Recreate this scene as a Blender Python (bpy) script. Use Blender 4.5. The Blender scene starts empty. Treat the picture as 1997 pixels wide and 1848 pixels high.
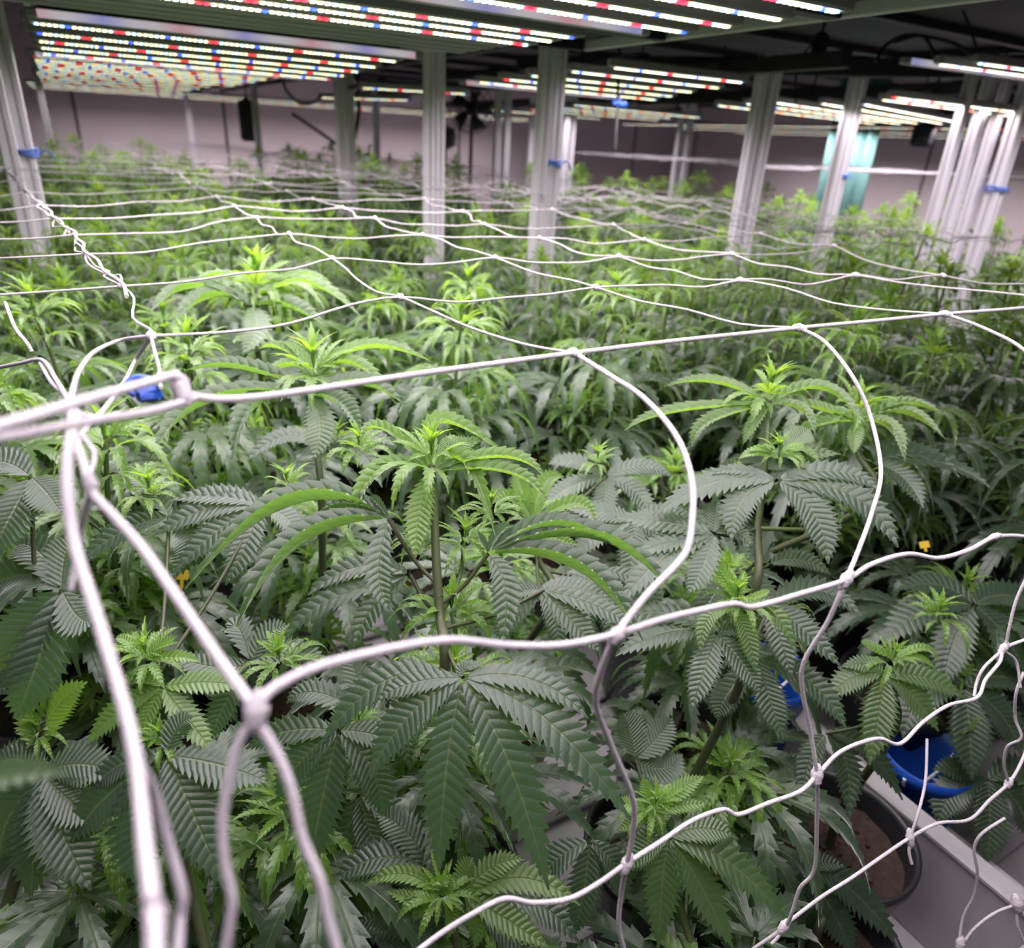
import bpy, math, random
import numpy as np
from mathutils import Matrix, Vector

PI = math.pi
C = bpy.context.scene.collection
sc = bpy.context.scene

# ---------------------------------------------------------------- camera
F_PX, PITCH, ROLL, YAW = 1385.0, 0.437, 0.055, 0.538
H0 = 1.35                                   # eye height above the floor
cp, sp = math.cos(PITCH), math.sin(PITCH)
fw = np.array([0, cp, -sp]); up = np.array([0, sp, cp]); rt = np.array([1., 0, 0])
R_ = math.cos(ROLL) * rt + math.sin(ROLL) * up
U_ = -math.sin(ROLL) * rt + math.cos(ROLL) * up
cy, sy = math.cos(-YAW), math.sin(-YAW)
RZ = np.array([[cy, -sy, 0], [sy, cy, 0], [0, 0, 1]])
fw, R_, U_ = RZ @ fw, RZ @ R_, RZ @ U_       # x = across the racks, y = along them
O2 = np.array([-.104, .604, 0])
CAM = -(RZ @ O2) + np.array([0, 0, H0])

def ray(x, y): return fw + (x - 998.5) / F_PX * R_ - (y - 924) / F_PX * U_
def pd(x, y, d): return CAM + ray(x, y) * d
def pz(x, y, z):                            # z relative to the eye
    r = ray(x, y); return CAM + r * (z / r[2])
def depth_of(p): return float((np.asarray(p) - CAM) @ fw)
def proj(p):
    q = np.asarray(p) - CAM; d = q @ fw
    return 998.5 + F_PX * (q @ R_) / d, 924 - F_PX * (q @ U_) / d

cam = bpy.data.cameras.new('camera'); co = bpy.data.objects.new('camera', cam); C.objects.link(co)
M = Matrix(((R_[0], U_[0], -fw[0], CAM[0]), (R_[1], U_[1], -fw[1], CAM[1]), (R_[2], U_[2], -fw[2], CAM[2]), (0, 0, 0, 1)))
co.matrix_world = M
cam.sensor_width = 36; cam.lens = 36 * F_PX / 1997; cam.sensor_fit = 'HORIZONTAL'
cam.clip_start = .01; cam.clip_end = 60
cam.dof.use_dof = True; cam.dof.focus_distance = .56; cam.dof.aperture_fstop = 6.2
sc.camera = co

wd = bpy.data.worlds.new('world'); sc.world = wd; wd.use_nodes = True
wd.node_tree.nodes['Background'].inputs[0].default_value = (.75, .72, .9, 1)
wd.node_tree.nodes['Background'].inputs[1].default_value = .035
sc.view_settings.view_transform = 'Standard'; sc.view_settings.look = 'None'
sc.view_settings.exposure = 0.0; sc.view_settings.gamma = 1
LED_STRENGTH = 14.0       # what the diode lenses let out sideways
BAR_W = 1.7              # watts per metre thrown downwards by each bar
try:
    sc.cycles.use_denoising = True
    sc.cycles.max_bounces = 8; sc.cycles.transmission_bounces = 6; sc.cycles.diffuse_bounces = 4
    sc.cycles.sample_clamp_indirect = 4
except Exception: pass

# ---------------------------------------------------------------- materials
def nodes(name):
    m = bpy.data.materials.new(name); m.use_nodes = True
    nt = m.node_tree; return m, nt, nt.nodes['Principled BSDF'], nt.nodes['Material Output']
def N(nt, t, **kw):
    n = nt.nodes.new(t)
    for k, v in kw.items(): setattr(n, k, v)
    return n
def math_(nt, op, a, b=None, c=None):
    n = N(nt, 'ShaderNodeMath', operation=op)
    for i, v in enumerate((a, b, c)):
        if v is None: continue
        if isinstance(v, (int, float)): n.inputs[i].default_value = v
        else: nt.links.new(v, n.inputs[i])
    return n.outputs[0]
def mixc(nt, f, a, b):
    n = N(nt, 'ShaderNodeMix', data_type='RGBA')
    if isinstance(f, (int, float)): n.inputs[0].default_value = f
    else: nt.links.new(f, n.inputs[0])
    for i, v in ((6, a), (7, b)):
        if isinstance(v, tuple): n.inputs[i].default_value = (*v[:3], 1)
        else: nt.links.new(v, n.inputs[i])
    return n.outputs[2]
def simple(name, col, rough=.5, metal=0, noise=.0, nscale=20, bump=0, spec=.5):
    m, nt, b, o = nodes(name)
    b.inputs['Roughness'].default_value = rough; b.inputs['Metallic'].default_value = metal
    b.inputs['Specular IOR Level'].default_value = spec
    tc = N(nt, 'ShaderNodeTexCoord'); nz = N(nt, 'ShaderNodeTexNoise'); nz.inputs['Scale'].default_value = nscale
    nz.inputs['Detail'].default_value = 6
    nt.links.new(tc.outputs['Object'], nz.inputs['Vector'])
    dark = tuple(c * (1 - noise) for c in col); lite = tuple(min(1, c * (1 + noise)) for c in col)
    nt.links.new(mixc(nt, nz.outputs[0], dark, lite), b.inputs['Base Color'])
    if bump:
        bp = N(nt, 'ShaderNodeBump'); bp.inputs['Strength'].default_value = bump; bp.inputs['Distance'].default_value = .003
        nt.links.new(nz.outputs[0], bp.inputs['Height']); nt.links.new(bp.outputs[0], b.inputs['Normal'])
    return m

def leaf_material():
    m, nt, b, o = nodes('cannabis_leaf')
    at = N(nt, 'ShaderNodeAttribute', attribute_name='age'); age = at.outputs['Fac']   # 0 young .. 1 mature
    uv = N(nt, 'ShaderNodeUVMap', uv_map='UVMap'); sx = N(nt, 'ShaderNodeSeparateXYZ')
    nt.links.new(uv.outputs[0], sx.inputs[0]); X, Y = sx.outputs[0], sx.outputs[1]
    ax = math_(nt, 'ABSOLUTE', X)
    ph = math_(nt, 'FRACT', math_(nt, 'SUBTRACT', math_(nt, 'ADD', Y, 0.2), math_(nt, 'MULTIPLY', ax, .1)))
    v = math_(nt, 'ABSOLUTE', math_(nt, 'SUBTRACT', ph, .5))                    # 0.5 at the vein
    vein = math_(nt, 'SMOOTH_MIN', math_(nt, 'MULTIPLY', math_(nt, 'MAXIMUM', math_(nt, 'SUBTRACT', v, .42), 0), 12), 1, .1)
    mid = math_(nt, 'MULTIPLY', math_(nt, 'MAXIMUM', math_(nt, 'SUBTRACT', .09, ax), 0), 11)
    tc = N(nt, 'ShaderNodeTexCoord'); nz = N(nt, 'ShaderNodeTexNoise'); nz.inputs['Scale'].default_value = 60; nz.inputs['Detail'].default_value = 4
    nt.links.new(tc.outputs['Object'], nz.inputs['Vector'])
    nz2 = N(nt, 'ShaderNodeTexNoise'); nz2.inputs['Scale'].default_value = 500; nt.links.new(tc.outputs['Object'], nz2.inputs['Vector'])
    mature = mixc(nt, nz.outputs[0], (.025, .055, .035), (.048, .084, .053))
    young = mixc(nt, nz.outputs[0], (.13, .30, .03), (.24, .44, .045))
    base = mixc(nt, age, young, mature)
    geo = N(nt, 'ShaderNodeNewGeometry')                                        # the underside of a leaf is paler and yellower
    base = mixc(nt, math_(nt, 'MULTIPLY', geo.outputs['Backfacing'], .8), base, (.13, .27, .045))
    base = mixc(nt, math_(nt, 'MULTIPLY', vein, .18), base, (.16, .27, .10))
    base = mixc(nt, math_(nt, 'MULTIPLY', mid, .55), base, (.20, .22, .09))
    nt.links.new(base, b.inputs['Base Color'])
    b.inputs['Roughness'].default_value = .38; b.inputs['Specular IOR Level'].default_value = 1.0
    b.inputs['Sheen Weight'].default_value = 1.0; b.inputs['Sheen Roughness'].default_value = .35
    b.inputs['Sheen Tint'].default_value = (.85, .85, .9, 1)
    hgt = math_(nt, 'ADD', math_(nt, 'MULTIPLY', math_(nt, 'SINE', math_(nt, 'MULTIPLY', ph, PI)), .7), math_(nt, 'MULTIPLY', nz2.outputs[0], .35))
    hgt = math_(nt, 'SUBTRACT', hgt, math_(nt, 'MULTIPLY', mid, .8))
    bp = N(nt, 'ShaderNodeBump'); bp.inputs['Strength'].default_value = .42; bp.inputs['Distance'].default_value = .0014
    nt.links.new(hgt, bp.inputs['Height']); nt.links.new(bp.outputs[0], b.inputs['Normal'])
    tr = N(nt, 'ShaderNodeBsdfTranslucent')
    nt.links.new(mixc(nt, age, (.50, .80, .06), (.20, .42, .05)), tr.inputs['Color']); nt.links.new(bp.outputs[0], tr.inputs['Normal'])
    mx = N(nt, 'ShaderNodeMixShader')
    nt.links.new(math_(nt, 'SUBTRACT', .46, math_(nt, 'MULTIPLY', age, .12)), mx.inputs[0])
    nt.links.new(b.outputs[0], mx.inputs[1]); nt.links.new(tr.outputs[0], mx.inputs[2]); nt.links.new(mx.outputs[0], o.inputs[0])
    return m
LEAF = leaf_material()

def stem_material():
    m, nt, b, o = nodes('cannabis_stem')
    at = N(nt, 'ShaderNodeAttribute', attribute_name='age')
    tc = N(nt, 'ShaderNodeTexCoord'); mp = N(nt, 'ShaderNodeMapping'); mp.inputs['Scale'].default_value = (300, 300, 8)
    nz = N(nt, 'ShaderNodeTexNoise'); nz.inputs['Scale'].default_value = 1
    nt.links.new(tc.outputs['Object'], mp.inputs[0]); nt.links.new(mp.outputs[0], nz.inputs['Vector'])
    old = mixc(nt, nz.outputs[0], (.060, .030, .040), (.050, .075, .030))
    nt.links.new(mixc(nt, at.outputs['Fac'], (.12, .20, .05), old), b.inputs['Base Color']); b.inputs['Roughness'].default_value = .5
    return m
STEM = stem_material()

def led_material():
    m, nt, b, o = nodes('led_strip_lit')
    uv = N(nt, 'ShaderNodeUVMap', uv_map='UVMap'); sx = N(nt, 'ShaderNodeSeparateXYZ')
    nt.links.new(uv.outputs[0], sx.inputs[0]); X, Y = sx.outputs[0], sx.outputs[1]     # X = chip index along the bar, Y in chip pitches
    fx = math_(nt, 'SUBTRACT', math_(nt, 'FRACT', X), .5)
    r = math_(nt, 'SQRT', math_(nt, 'ADD', math_(nt, 'MULTIPLY', fx, fx), math_(nt, 'MULTIPLY', Y, Y)))
    dot = math_(nt, "LESS_THAN", r, .35)
    idx = math_(nt, 'FLOOR', X); k = math_(nt, 'FLOORED_MODULO', idx, 17)
    red = math_(nt, 'LESS_THAN', k, 2); blue = math_(nt, 'COMPARE', k, 9, .4)
    cool = math_(nt, 'LESS_THAN', math_(nt, 'FLOORED_MODULO', idx, 4), 1)
    col = mixc(nt, cool, (1, .90, .48), (.50, .88, 1))
    col = mixc(nt, red, col, (.75, .004, .03)); col = mixc(nt, blue, col, (.01, .05, .9))
    em = N(nt, 'ShaderNodeEmission'); nt.links.new(col, em.inputs[0])
    nt.links.new(math_(nt, 'MULTIPLY', dot, LED_STRENGTH), em.inputs[1])
    ad = N(nt, 'ShaderNodeAddShader'); b.inputs['Base Color'].default_value = (.75, .75, .78, 1)
    nt.links.new(b.outputs[0], ad.inputs[0]); nt.links.new(em.outputs[0], ad.inputs[1]); nt.links.new(ad.outputs[0], o.inputs[0])
    return m
LED = led_material()

def glow_material():  # diode light reflected on aluminium bar sides, painted as soft emission
    m, nt, b, o = nodes('bar_side_painted_glow')
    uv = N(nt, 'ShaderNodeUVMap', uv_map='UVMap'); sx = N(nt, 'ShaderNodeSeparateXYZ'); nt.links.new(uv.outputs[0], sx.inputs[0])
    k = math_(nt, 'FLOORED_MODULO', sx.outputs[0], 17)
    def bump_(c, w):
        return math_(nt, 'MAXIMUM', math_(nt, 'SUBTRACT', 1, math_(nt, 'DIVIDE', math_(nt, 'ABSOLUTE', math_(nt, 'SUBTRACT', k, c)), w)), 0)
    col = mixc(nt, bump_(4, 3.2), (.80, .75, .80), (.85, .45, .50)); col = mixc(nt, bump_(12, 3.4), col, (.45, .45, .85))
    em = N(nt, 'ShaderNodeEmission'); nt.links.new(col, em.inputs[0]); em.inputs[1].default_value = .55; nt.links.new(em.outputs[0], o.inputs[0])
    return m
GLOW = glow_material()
STRING = simple('white_net_string', (.62, .565, .63), .75, noise=.08, nscale=900, bump=.5)
ALU = simple('white_aluminium', (.86, .82, .90), .38, .0, .04, 8)
BARM = simple('pale_bar_housing', (.40, .40, .42), .4, .1, .04, 8)
DARK = simple('black_steel', (.012, .012, .018), .5, 0, .2, 10)
DARKUNDER = simple('dark_tray_underside', (.035, .035, .038), .7, 0, .3, 5)
CABLE = simple('black_cable', (.01, .01, .012), .5)
GREYC = simple('grey_cable', (.2, .19, .22), .5)
WALL = simple('cool_wall_panel', (.66, .57, .60), .75, 0, .06, 2)
CEIL = simple('dark_ceiling', (.10, .10, .11), .8, 0, .2, 2)
FLOORM = simple('grey_floor', (.12, .12, .13), .6, 0, .3, 4, .3)
TRAYM = simple('white_tray_plastic', (.40, .375, .41), .42, 0, .22, 14, .1)
POTM = simple('black_pot_plastic', (.02, .02, .026), .38, 0, .2, 12)
SOIL = simple('brown_coir_soil', (.045, .026, .020), .95, 0, .8, 160, 1.0)
TEAL = simple('teal_curtain', (.16, .34, .33), .6, 0, .1, 4)
BLUE = simple('blue_plastic', (.01, .07, .42), .35, 0, .1, 10)
BLUETIE = simple('pale_blue_tie', (.10, .20, .62), .45, 0, .1, 10)
YELLOW = simple('yellow_tag', (.72, .48, .04), .6, 0, .1, 30)
SEAM = simple('dark_seam', (.14, .12, .13), .8)

# ---------------------------------------------------------------- mesh builder
class MB:
    def __init__(s): s.v = []; s.f = []; s.uv = []; s.a = []; s.m = []; s.n = 0
    def add(s, v, f, uv=None, age=1.0, mat=0):
        v = np.asarray(v, float); f = np.asarray(f, int)
        if f.shape[1] == 3: f = np.concatenate([f, f[:, 2:3]], 1)
        s.v.append(v); s.f.append(f + s.n); s.n += len(v)
        s.uv.append(np.zeros((len(v), 2)) if uv is None else np.asarray(uv, float))
        s.a.append(np.full(len(v), float(age)) if np.isscalar(age) else np.asarray(age, float))
        s.m.append(np.full(len(f), mat, int))
    def merge(s, o, mtx=None, off=None):
        for v, f, uv, a, m in zip(o.v, o.f, o.uv, o.a, o.m):
            s.v.append(v if mtx is None else v @ mtx.T + off); s.f.append(f + s.n); s.uv.append(uv); s.a.append(a); s.m.append(m)
        s.n += o.n
    def mesh(s, name, mats, smooth=True):
        me = bpy.data.meshes.new(name)
        v = np.concatenate(s.v); f = np.concatenate(s.f); uv = np.concatenate(s.uv); a = np.concatenate(s.a); m = np.concatenate(s.m)
        tri = f[:, 2] == f[:, 3]; cnt = np.where(tri, 3, 4)
        keep = np.ones(f.shape, bool); keep[tri, 3] = False
        loops = f[keep]; start = np.concatenate([[0], np.cumsum(cnt)[:-1]])
        me.vertices.add(len(v)); me.vertices.foreach_set('co', v.ravel().astype(np.float32))
        me.loops.add(len(loops)); me.loops.foreach_set('vertex_index', loops.astype(np.int32))
        me.polygons.add(len(f)); me.polygons.foreach_set('loop_start', start.astype(np.int32))
        me.polygons.foreach_set('material_index', m.astype(np.int32))
        me.polygons.foreach_set('use_smooth', np.full(len(f), smooth))
        ul = me.uv_layers.new(name='UVMap'); ul.data.foreach_set('uv', uv[loops].ravel().astype(np.float32))
        at = me.attributes.new('age', 'FLOAT', 'POINT'); at.data.foreach_set('value', a.astype(np.float32))
        for x in mats: me.materials.append(x)
        me.update(calc_edges=True); me.validate()
        return me
    def build(s, name, mats, parent=None, smooth=True, loc=None):
        if not isinstance(mats, (list, tuple)): mats = [mats]
        return link(name, s.mesh(name, mats, smooth), parent, loc)

def link(name, me, parent=None, loc=None):
    o = bpy.data.objects.new(name, me); C.objects.link(o)
    if parent: o.parent = parent
    if loc is not None: o.location = loc
    return o
def tag(o, label=None, cat=None, group=None, kind=None):
    if label: o['label'] = label
    if cat: o['category'] = cat
    if group: o['group'] = group
    if kind: o['kind'] = kind
    return o
def empty(name, loc, label, cat, group=None, rz=0):
    o = bpy.data.objects.new(name, None); C.objects.link(o); o.location = [float(c) for c in loc]; o.rotation_euler = (0, 0, rz)
    o.empty_display_size = .05
    return tag(o, label, cat, group)
def local(p, o): return np.asarray(p, float) - np.array(o.location)

def box(mb, c, s, mat=0, mtx=None, bev=0):
    c = np.asarray(c, float); h = np.asarray(s, float) / 2
    if bev:
        # chamfered box: 24 verts
        vs = []; idx = {}
        for ax in range(3):
            for sg in (-1, 1):
                for a in (-1, 1):
                    for b in (-1, 1):
                        p = [0, 0, 0]; o1, o2 = [i for i in range(3) if i != ax]
                        p[ax] = sg * h[ax]; p[o1] = a * (h[o1] - bev); p[o2] = b * (h[o2] - bev)
                        k = [0, 0, 0]; k[ax] = sg; k[o1] = a; k[o2] = b
                        idx[(ax, tuple(k))] = len(vs); vs.append(p)
        fs = []
        for ax in range(3):
            o1, o2 = [i for i in range(3) if i != ax]
            for sg in (-1, 1):
                q = []
                for a, b in ((-1, -1), (1, -1), (1, 1), (-1, 1)):
                    k = [0, 0, 0]; k[ax] = sg; k[o1] = a; k[o2] = b; q.append(idx[(ax, tuple(k))])
                fs.append(q)
        for ax in range(3):                     # edges along ax
            o1, o2 = [i for i in range(3) if i != ax]
            for a in (-1, 1):
                for b in (-1, 1):
                    k0 = [0, 0, 0]; k0[o1] = a; k0[o2] = b; k1 = list(k0); k0[ax] = -1; k1[ax] = 1
                    fs.append([idx[(o1, tuple(k0))], idx[(o1, tuple(k1))], idx[(o2, tuple(k1))], idx[(o2, tuple(k0))]])
        for k in ((a, b, c2) for a in (-1, 1) for b in (-1, 1) for c2 in (-1, 1)):
            fs.append([idx[(0, k)], idx[(1, k)], idx[(2, k)], idx[(2, k)]])
        v = np.array(vs)
    else:
        v = np.array([[x, y, z] for x in (-1, 1) for y in (-1, 1) for z in (-1, 1)]) * h
        fs = [[0, 1, 3, 2], [4, 6, 7, 5], [0, 4, 5, 1], [2, 3, 7, 6], [0, 2, 6, 4], [1, 5, 7, 3]]
    if mtx is not None: v = v @ np.asarray(mtx).T
    mb.add(v + c, fs, mat=mat)

def spline(P, per=6):
    P = [np.asarray(p, float) for p in P]; Q = [2 * P[0] - P[1]] + P + [2 * P[-1] - P[-2]]; out = []
    for i in range(1, len(Q) - 2):
        a, b, c, d = Q[i - 1:i + 3]
        for k in range(per):
            t = k / per
            out.append(.5 * (2 * b + (c - a) * t + (2 * a - 5 * b + 4 * c - d) * t * t + (3 * b - a - 3 * c + d) * t ** 3))
    out.append(P[-1]); return np.array(out)

def tube(mb, P, r, ns=6, age=1.0, mat=0, cap=True):
    P = np.asarray(P, float); n = len(P); r = np.full(n, r) if np.isscalar(r) else np.asarray(r, float)
    T = np.gradient(P, axis=0); T /= np.linalg.norm(T, axis=1)[:, None] + 1e-12
    ref = np.array([0, 0, 1.]) if abs(T[0][2]) < .9 else np.array([1., 0, 0])
    A = np.zeros_like(P); a = np.cross(T[0], ref); a /= np.linalg.norm(a)
    for i in range(n):
        a = a - T[i] * (a @ T[i]); a /= np.linalg.norm(a) + 1e-12; A[i] = a
    B = np.cross(T, A); th = np.arange(ns) / ns * 2 * PI
    V = P[:, None] + r[:, None, None] * (A[:, None] * np.cos(th)[None, :, None] + B[:, None] * np.sin(th)[None, :, None])
    V = V.reshape(-1, 3)
    i = np.arange(n - 1)[:, None] * ns; j = np.arange(ns)[None]; j2 = (j + 1) % ns
    Fq = np.stack([i + j, i + j2, i + ns + j2, i + ns + j], -1).reshape(-1, 4)
    mb.add(V, Fq, age=age, mat=mat)
    if cap:
        for base, s_ in ((0, 1), ((n - 1) * ns, -1)):
            c = V[base:base + ns].mean(0); vv = np.vstack([V[base:base + ns], c])
            ff = [[k, (k + 1) % ns, ns, ns][::1] for k in range(ns)]
            mb.add(vv, ff, age=age, mat=mat)

def blob(mb, c, axis, ra, rl, rng=None, ns=10, nr=7, mat=0):
    """a knot: a lumpy spindle along axis"""
    axis = np.asarray(axis, float); axis /= np.linalg.norm(axis) + 1e-9
    t = np.linspace(0, 1, nr); P = np.asarray(c) + (t - .5)[:, None] * 2 * rl * axis
    r = ra * (.3 + .7 * np.sin(PI * t) ** .8) * (1 + .12 * np.sin(np.arange(nr) * 2.3))
    tube(mb, P, r, ns, mat=mat)

def lathe(mb, prof, ns=40, c=(0, 0, 0), mat=0):
    prof = np.asarray(prof, float); th = np.arange(ns) / ns * 2 * PI
    V = np.stack([prof[:, 0:1] * np.cos(th), prof[:, 0:1] * np.sin(th), np.repeat(prof[:, 1:2], ns, 1)], -1).reshape(-1, 3) + np.asarray(c)
    i = np.arange(len(prof) - 1)[:, None] * ns; j = np.arange(ns)[None]; j2 = (j + 1) % ns
    mb.add(V, np.stack([i + j, i + j2, i + ns + j2, i + ns + j], -1).reshape(-1, 4), mat=mat)

# ---------------------------------------------------------------- leaves
def unit(v): v = np.asarray(v, float); return v / (np.linalg.norm(v) + 1e-12)
def leaflet(mb, a, via, b, nh, W, teeth=11, cols=2, fold=.25, curl=.1, puck=.05, age=1.0, tipage=None, twist=0):
    """a serrated leaflet from a to b through via; nh: rough direction its upper face looks"""
    a, via, b, nh = (np.asarray(x, float) for x in (a, via, b, nh))
    ctl = 2 * via - .5 * (a + b)
    fr = []
    for k in range(teeth): fr += [(k, 0), (k + .72, 1)]
    fr.append((teeth, 0)); fr = np.array(fr)
    t = np.clip(fr[:, 0] / teeth, 0, 1); tooth = fr[:, 1]
    t = .03 + .97 * t
    Cn = ((1 - t) ** 2)[:, None] * a + (2 * t * (1 - t))[:, None] * ctl + (t ** 2)[:, None] * b
    T = (2 * (1 - t))[:, None] * (ctl - a) + (2 * t)[:, None] * (b - ctl); T /= np.linalg.norm(T, axis=1)[:, None] + 1e-12
    S = np.cross(T, nh); S /= np.linalg.norm(S, axis=1)[:, None] + 1e-12
    Nn = np.cross(S, T)
    if twist:
        tw = twist * t; c_, s_ = np.cos(tw)[:, None], np.sin(tw)[:, None]; S, Nn = S * c_ + Nn * s_, Nn * c_ - S * s_
    w = (t ** .62) * ((1 - t) ** .80) * (1 - .55 * t ** 5); w = w / w.max() * W / 2
    w = np.maximum(w, W * .012)
    L = np.linalg.norm(b - a); step = L / teeth
    xs = np.linspace(-1, 1, 2 * cols + 1)
    V = []; UV = []; fa = math.atan(fold); cf, sf = math.cos(fa), math.sin(fa)
    for x in xs:
        ax = abs(x); e = max(0, (ax - .5) * 2)
        ww = w * (1 + (tooth * .26 - (1 - tooth) * .20) * e)
        fwd = (w * .55 * ax + step * (.30 * tooth * e - .10 * (1 - tooth) * e)) * np.where(t > .985, 0, 1)
        z = w * (sf * ax - curl * ax * ax) + W * puck * ax * (tooth - .5) * (1.3 - e)
        V.append(Cn + S * (ww * x * cf)[:, None] + T * fwd[:, None] + Nn * z[:, None])
        UV.append(np.stack([np.full(len(t), x), fr[:, 0]], -1))
    V = np.stack(V, 1); UV = np.stack(UV, 1); n, m = V.shape[:2]
    i = np.arange(n - 1)[:, None] * m; j = np.arange(m - 1)[None]
    Fq = np.stack([i + j, i + j + 1, i + m + j + 1, i + m + j], -1).reshape(-1, 4)
    ag = np.repeat(age + ((age if tipage is None else tipage) - age) * t[:, None], m, 1).ravel()
    mb.add(V.reshape(-1, 3), Fq, UV.reshape(-1, 2), ag, 0)

def fan(mb, c, d, n, L, rng, nl=7, droop=.35, W=None, age=1., teeth=9, cols=1, fold=.25, spread=1.0, tipage=None):
    """a palmate leaf at c, middle leaflet heading d, upper face n"""
    d = unit(d); n = unit(n - d * (n @ d)); s = np.cross(d, n)
    W = W or L * .155
    angs = {7: [0, 27, -27, 58, -58, 100, -100], 5: [0, 32, -32, 70, -70], 3: [0, 38, -38]}[nl]
    rat = {7: [1, .93, .93, .72, .72, .40, .40], 5: [1, .85, .85, .5, .5], 3: [1, .8, .8]}[nl]
    for a_, r_ in zip(angs, rat):
        a_ = math.radians(a_ * spread + rng.uniform(-5, 5)); ll = L * r_ * rng.uniform(.92, 1.08)
        dd = d * math.cos(a_) + s * math.sin(a_); dr = droop * rng.uniform(.7, 1.35)
        tip = c + dd * ll * (1 - .3 * dr) - np.array([0, 0, 1]) * ll * dr * .9
        via = c + dd * ll * .52 + n * ll * .05 - np.array([0, 0, 1]) * ll * dr * .12 + s * rng.uniform(-.03, .03) * ll
        leaflet(mb, c, via, tip, n + dd * dr * .5, W * (r_ ** .5) * rng.uniform(.9, 1.1), max(4, int(teeth * (r_ ** .6))), cols, fold, .1, .05,
                age, tipage, rng.uniform(-.3, .3))

def shoot_tip(mb, c, size, rng, teeth=7, cols=1, axis=(0, 0, 1), dense=1):
    """the pale young growth at the end of a shoot"""
    ax = unit(axis); e1 = unit(np.cross(ax, [.3, 1, .1])); e2 = np.cross(ax, e1)
    n = int(9 * dense)
    for k in range(n):                       # upright needles-like inner leaves
        az = k * 2.4 + rng.uniform(-.3, .3); el = rng.uniform(.25, .75)
        o = e1 * math.cos(az) + e2 * math.sin(az); l = size * rng.uniform(.28, .5)
        leaflet(mb, c, c + ax * l * .5 + o * l * .22 * el, c + ax * l * .85 + o * l * el, ax * .6 - o, l * .17, 5, 1, .5, 0, .03, .02, .12)
    for ring, (l0, age, el, dr) in enumerate(((.55, .08, .75, .15), (.85, .3, .35, .45))):
        k0 = rng.uniform(0, 6)
        for h in range(2):
            az = k0 + h * PI + ring * PI / 2; o = e1 * math.cos(az) + e2 * math.sin(az)
            base = c - ax * size * .12 * ring + o * size * .06
            fan(mb, base, unit(o + ax * el), ax - o * .3, size * l0 * rng.uniform(.85, 1.1), rng, 5, dr, size * l0 * .15, age, teeth, cols, .45, .9, age + .2)

def gen_plant(seed, h, teeth, cols, nodes_n=7, leafL=.135, branches=4, T0=.38):
    rng = random.Random(seed); st, fo, ti = MB(), MB(), MB()
    lean = np.array([rng.uniform(-.03, .03), rng.uniform(-.03, .03), 0])
    P = [lean * (t ** 2) * 1.0 + np.array([rng.uniform(-.004, .004), rng.uniform(-.004, .004), h * t]) for t in np.linspace(0, 1, 7)]
    P[0] = np.array([0, 0, 0.]); SP = spline(P, 5); ns = len(SP)
    tube(st, SP, np.linspace(.0055, .0022, ns), 7, np.linspace(1, .3, ns).repeat(7), 0, False)
    at = lambda t: SP[min(ns - 1, int(t * (ns - 1)))]
    az0 = rng.uniform(0, PI)
    for k in range(nodes_n):
        t = T0 + (.98 - T0) * (k / (nodes_n - 1)) ** .85; c = at(t)
        sz = [.8, 1, 1.08, 1.02, .88, .66, .46, .36][min(7, int(k * 7.99 / nodes_n))]
        age = [1, 1, 1, .95, .85, .6, .38, .25][min(7, int(k * 7.99 / nodes_n))]
        for s_ in (0, 1):
            az = az0 + k * PI / 2 + s_ * PI + rng.uniform(-.25, .25)
            o = np.array([math.cos(az), math.sin(az), 0]); pl = .055 * sz * rng.uniform(.8, 1.3); elv = rng.uniform(.45, .9)
            e = c + unit(o + [0, 0, elv]) * pl
            tube(st, spline([c, c + (e - c) * .5 + [0, 0, .004], e], 3), .0013, 5, .75, 0, False)
            fan(fo, e, unit(o + np.array([0, 0, rng.uniform(-.15, .3)])), np.array([0, 0, 1.]) + o * .15, leafL * sz * rng.uniform(.85, 1.12), rng,
                7 if sz > .6 else 5, rng.uniform(.3, .7), None, age, teeth, cols, .40 + .3 * (1 - age), 1.0, min(1, age + .1))
            if k < branches and rng.random() < .85:      # side shoot in the axil
                bl = h * rng.uniform(.16, .30) * (1 - .12 * k)
                e2 = c + unit(o * .55 + [0, 0, 1.1]) * bl + [rng.uniform(-.02, .02), rng.uniform(-.02, .02), 0]
                pts = spline([c, c + o * bl * .28 + [0, 0, bl * .3], e2], 4)
                tube(st, pts, np.linspace(.0026, .0014, len(pts)), 5, .4, 0, False)
                m = pts[len(pts) * 2 // 3]
                for q in (0, 1):
                    a2 = az + PI / 2 + q * PI + rng.uniform(-.3, .3); o2 = np.array([math.cos(a2), math.sin(a2), .2])
                    fan(fo, m + unit(o2) * .02, o2, np.array([0, 0, 1.]), leafL * .55 * rng.uniform(.8, 1.2), rng, 5, rng.uniform(.2, .5), None, .7, teeth - 2, cols, .3)
                shoot_tip(ti, e2, leafL * .50 * rng.uniform(.8, 1.15), rng, max(5, teeth - 3), cols, unit(e2 - m + [0, 0, .02]))
    shoot_tip(ti, at(1), leafL * .72, rng, teeth - 1, cols)
    return st, fo, ti
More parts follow.
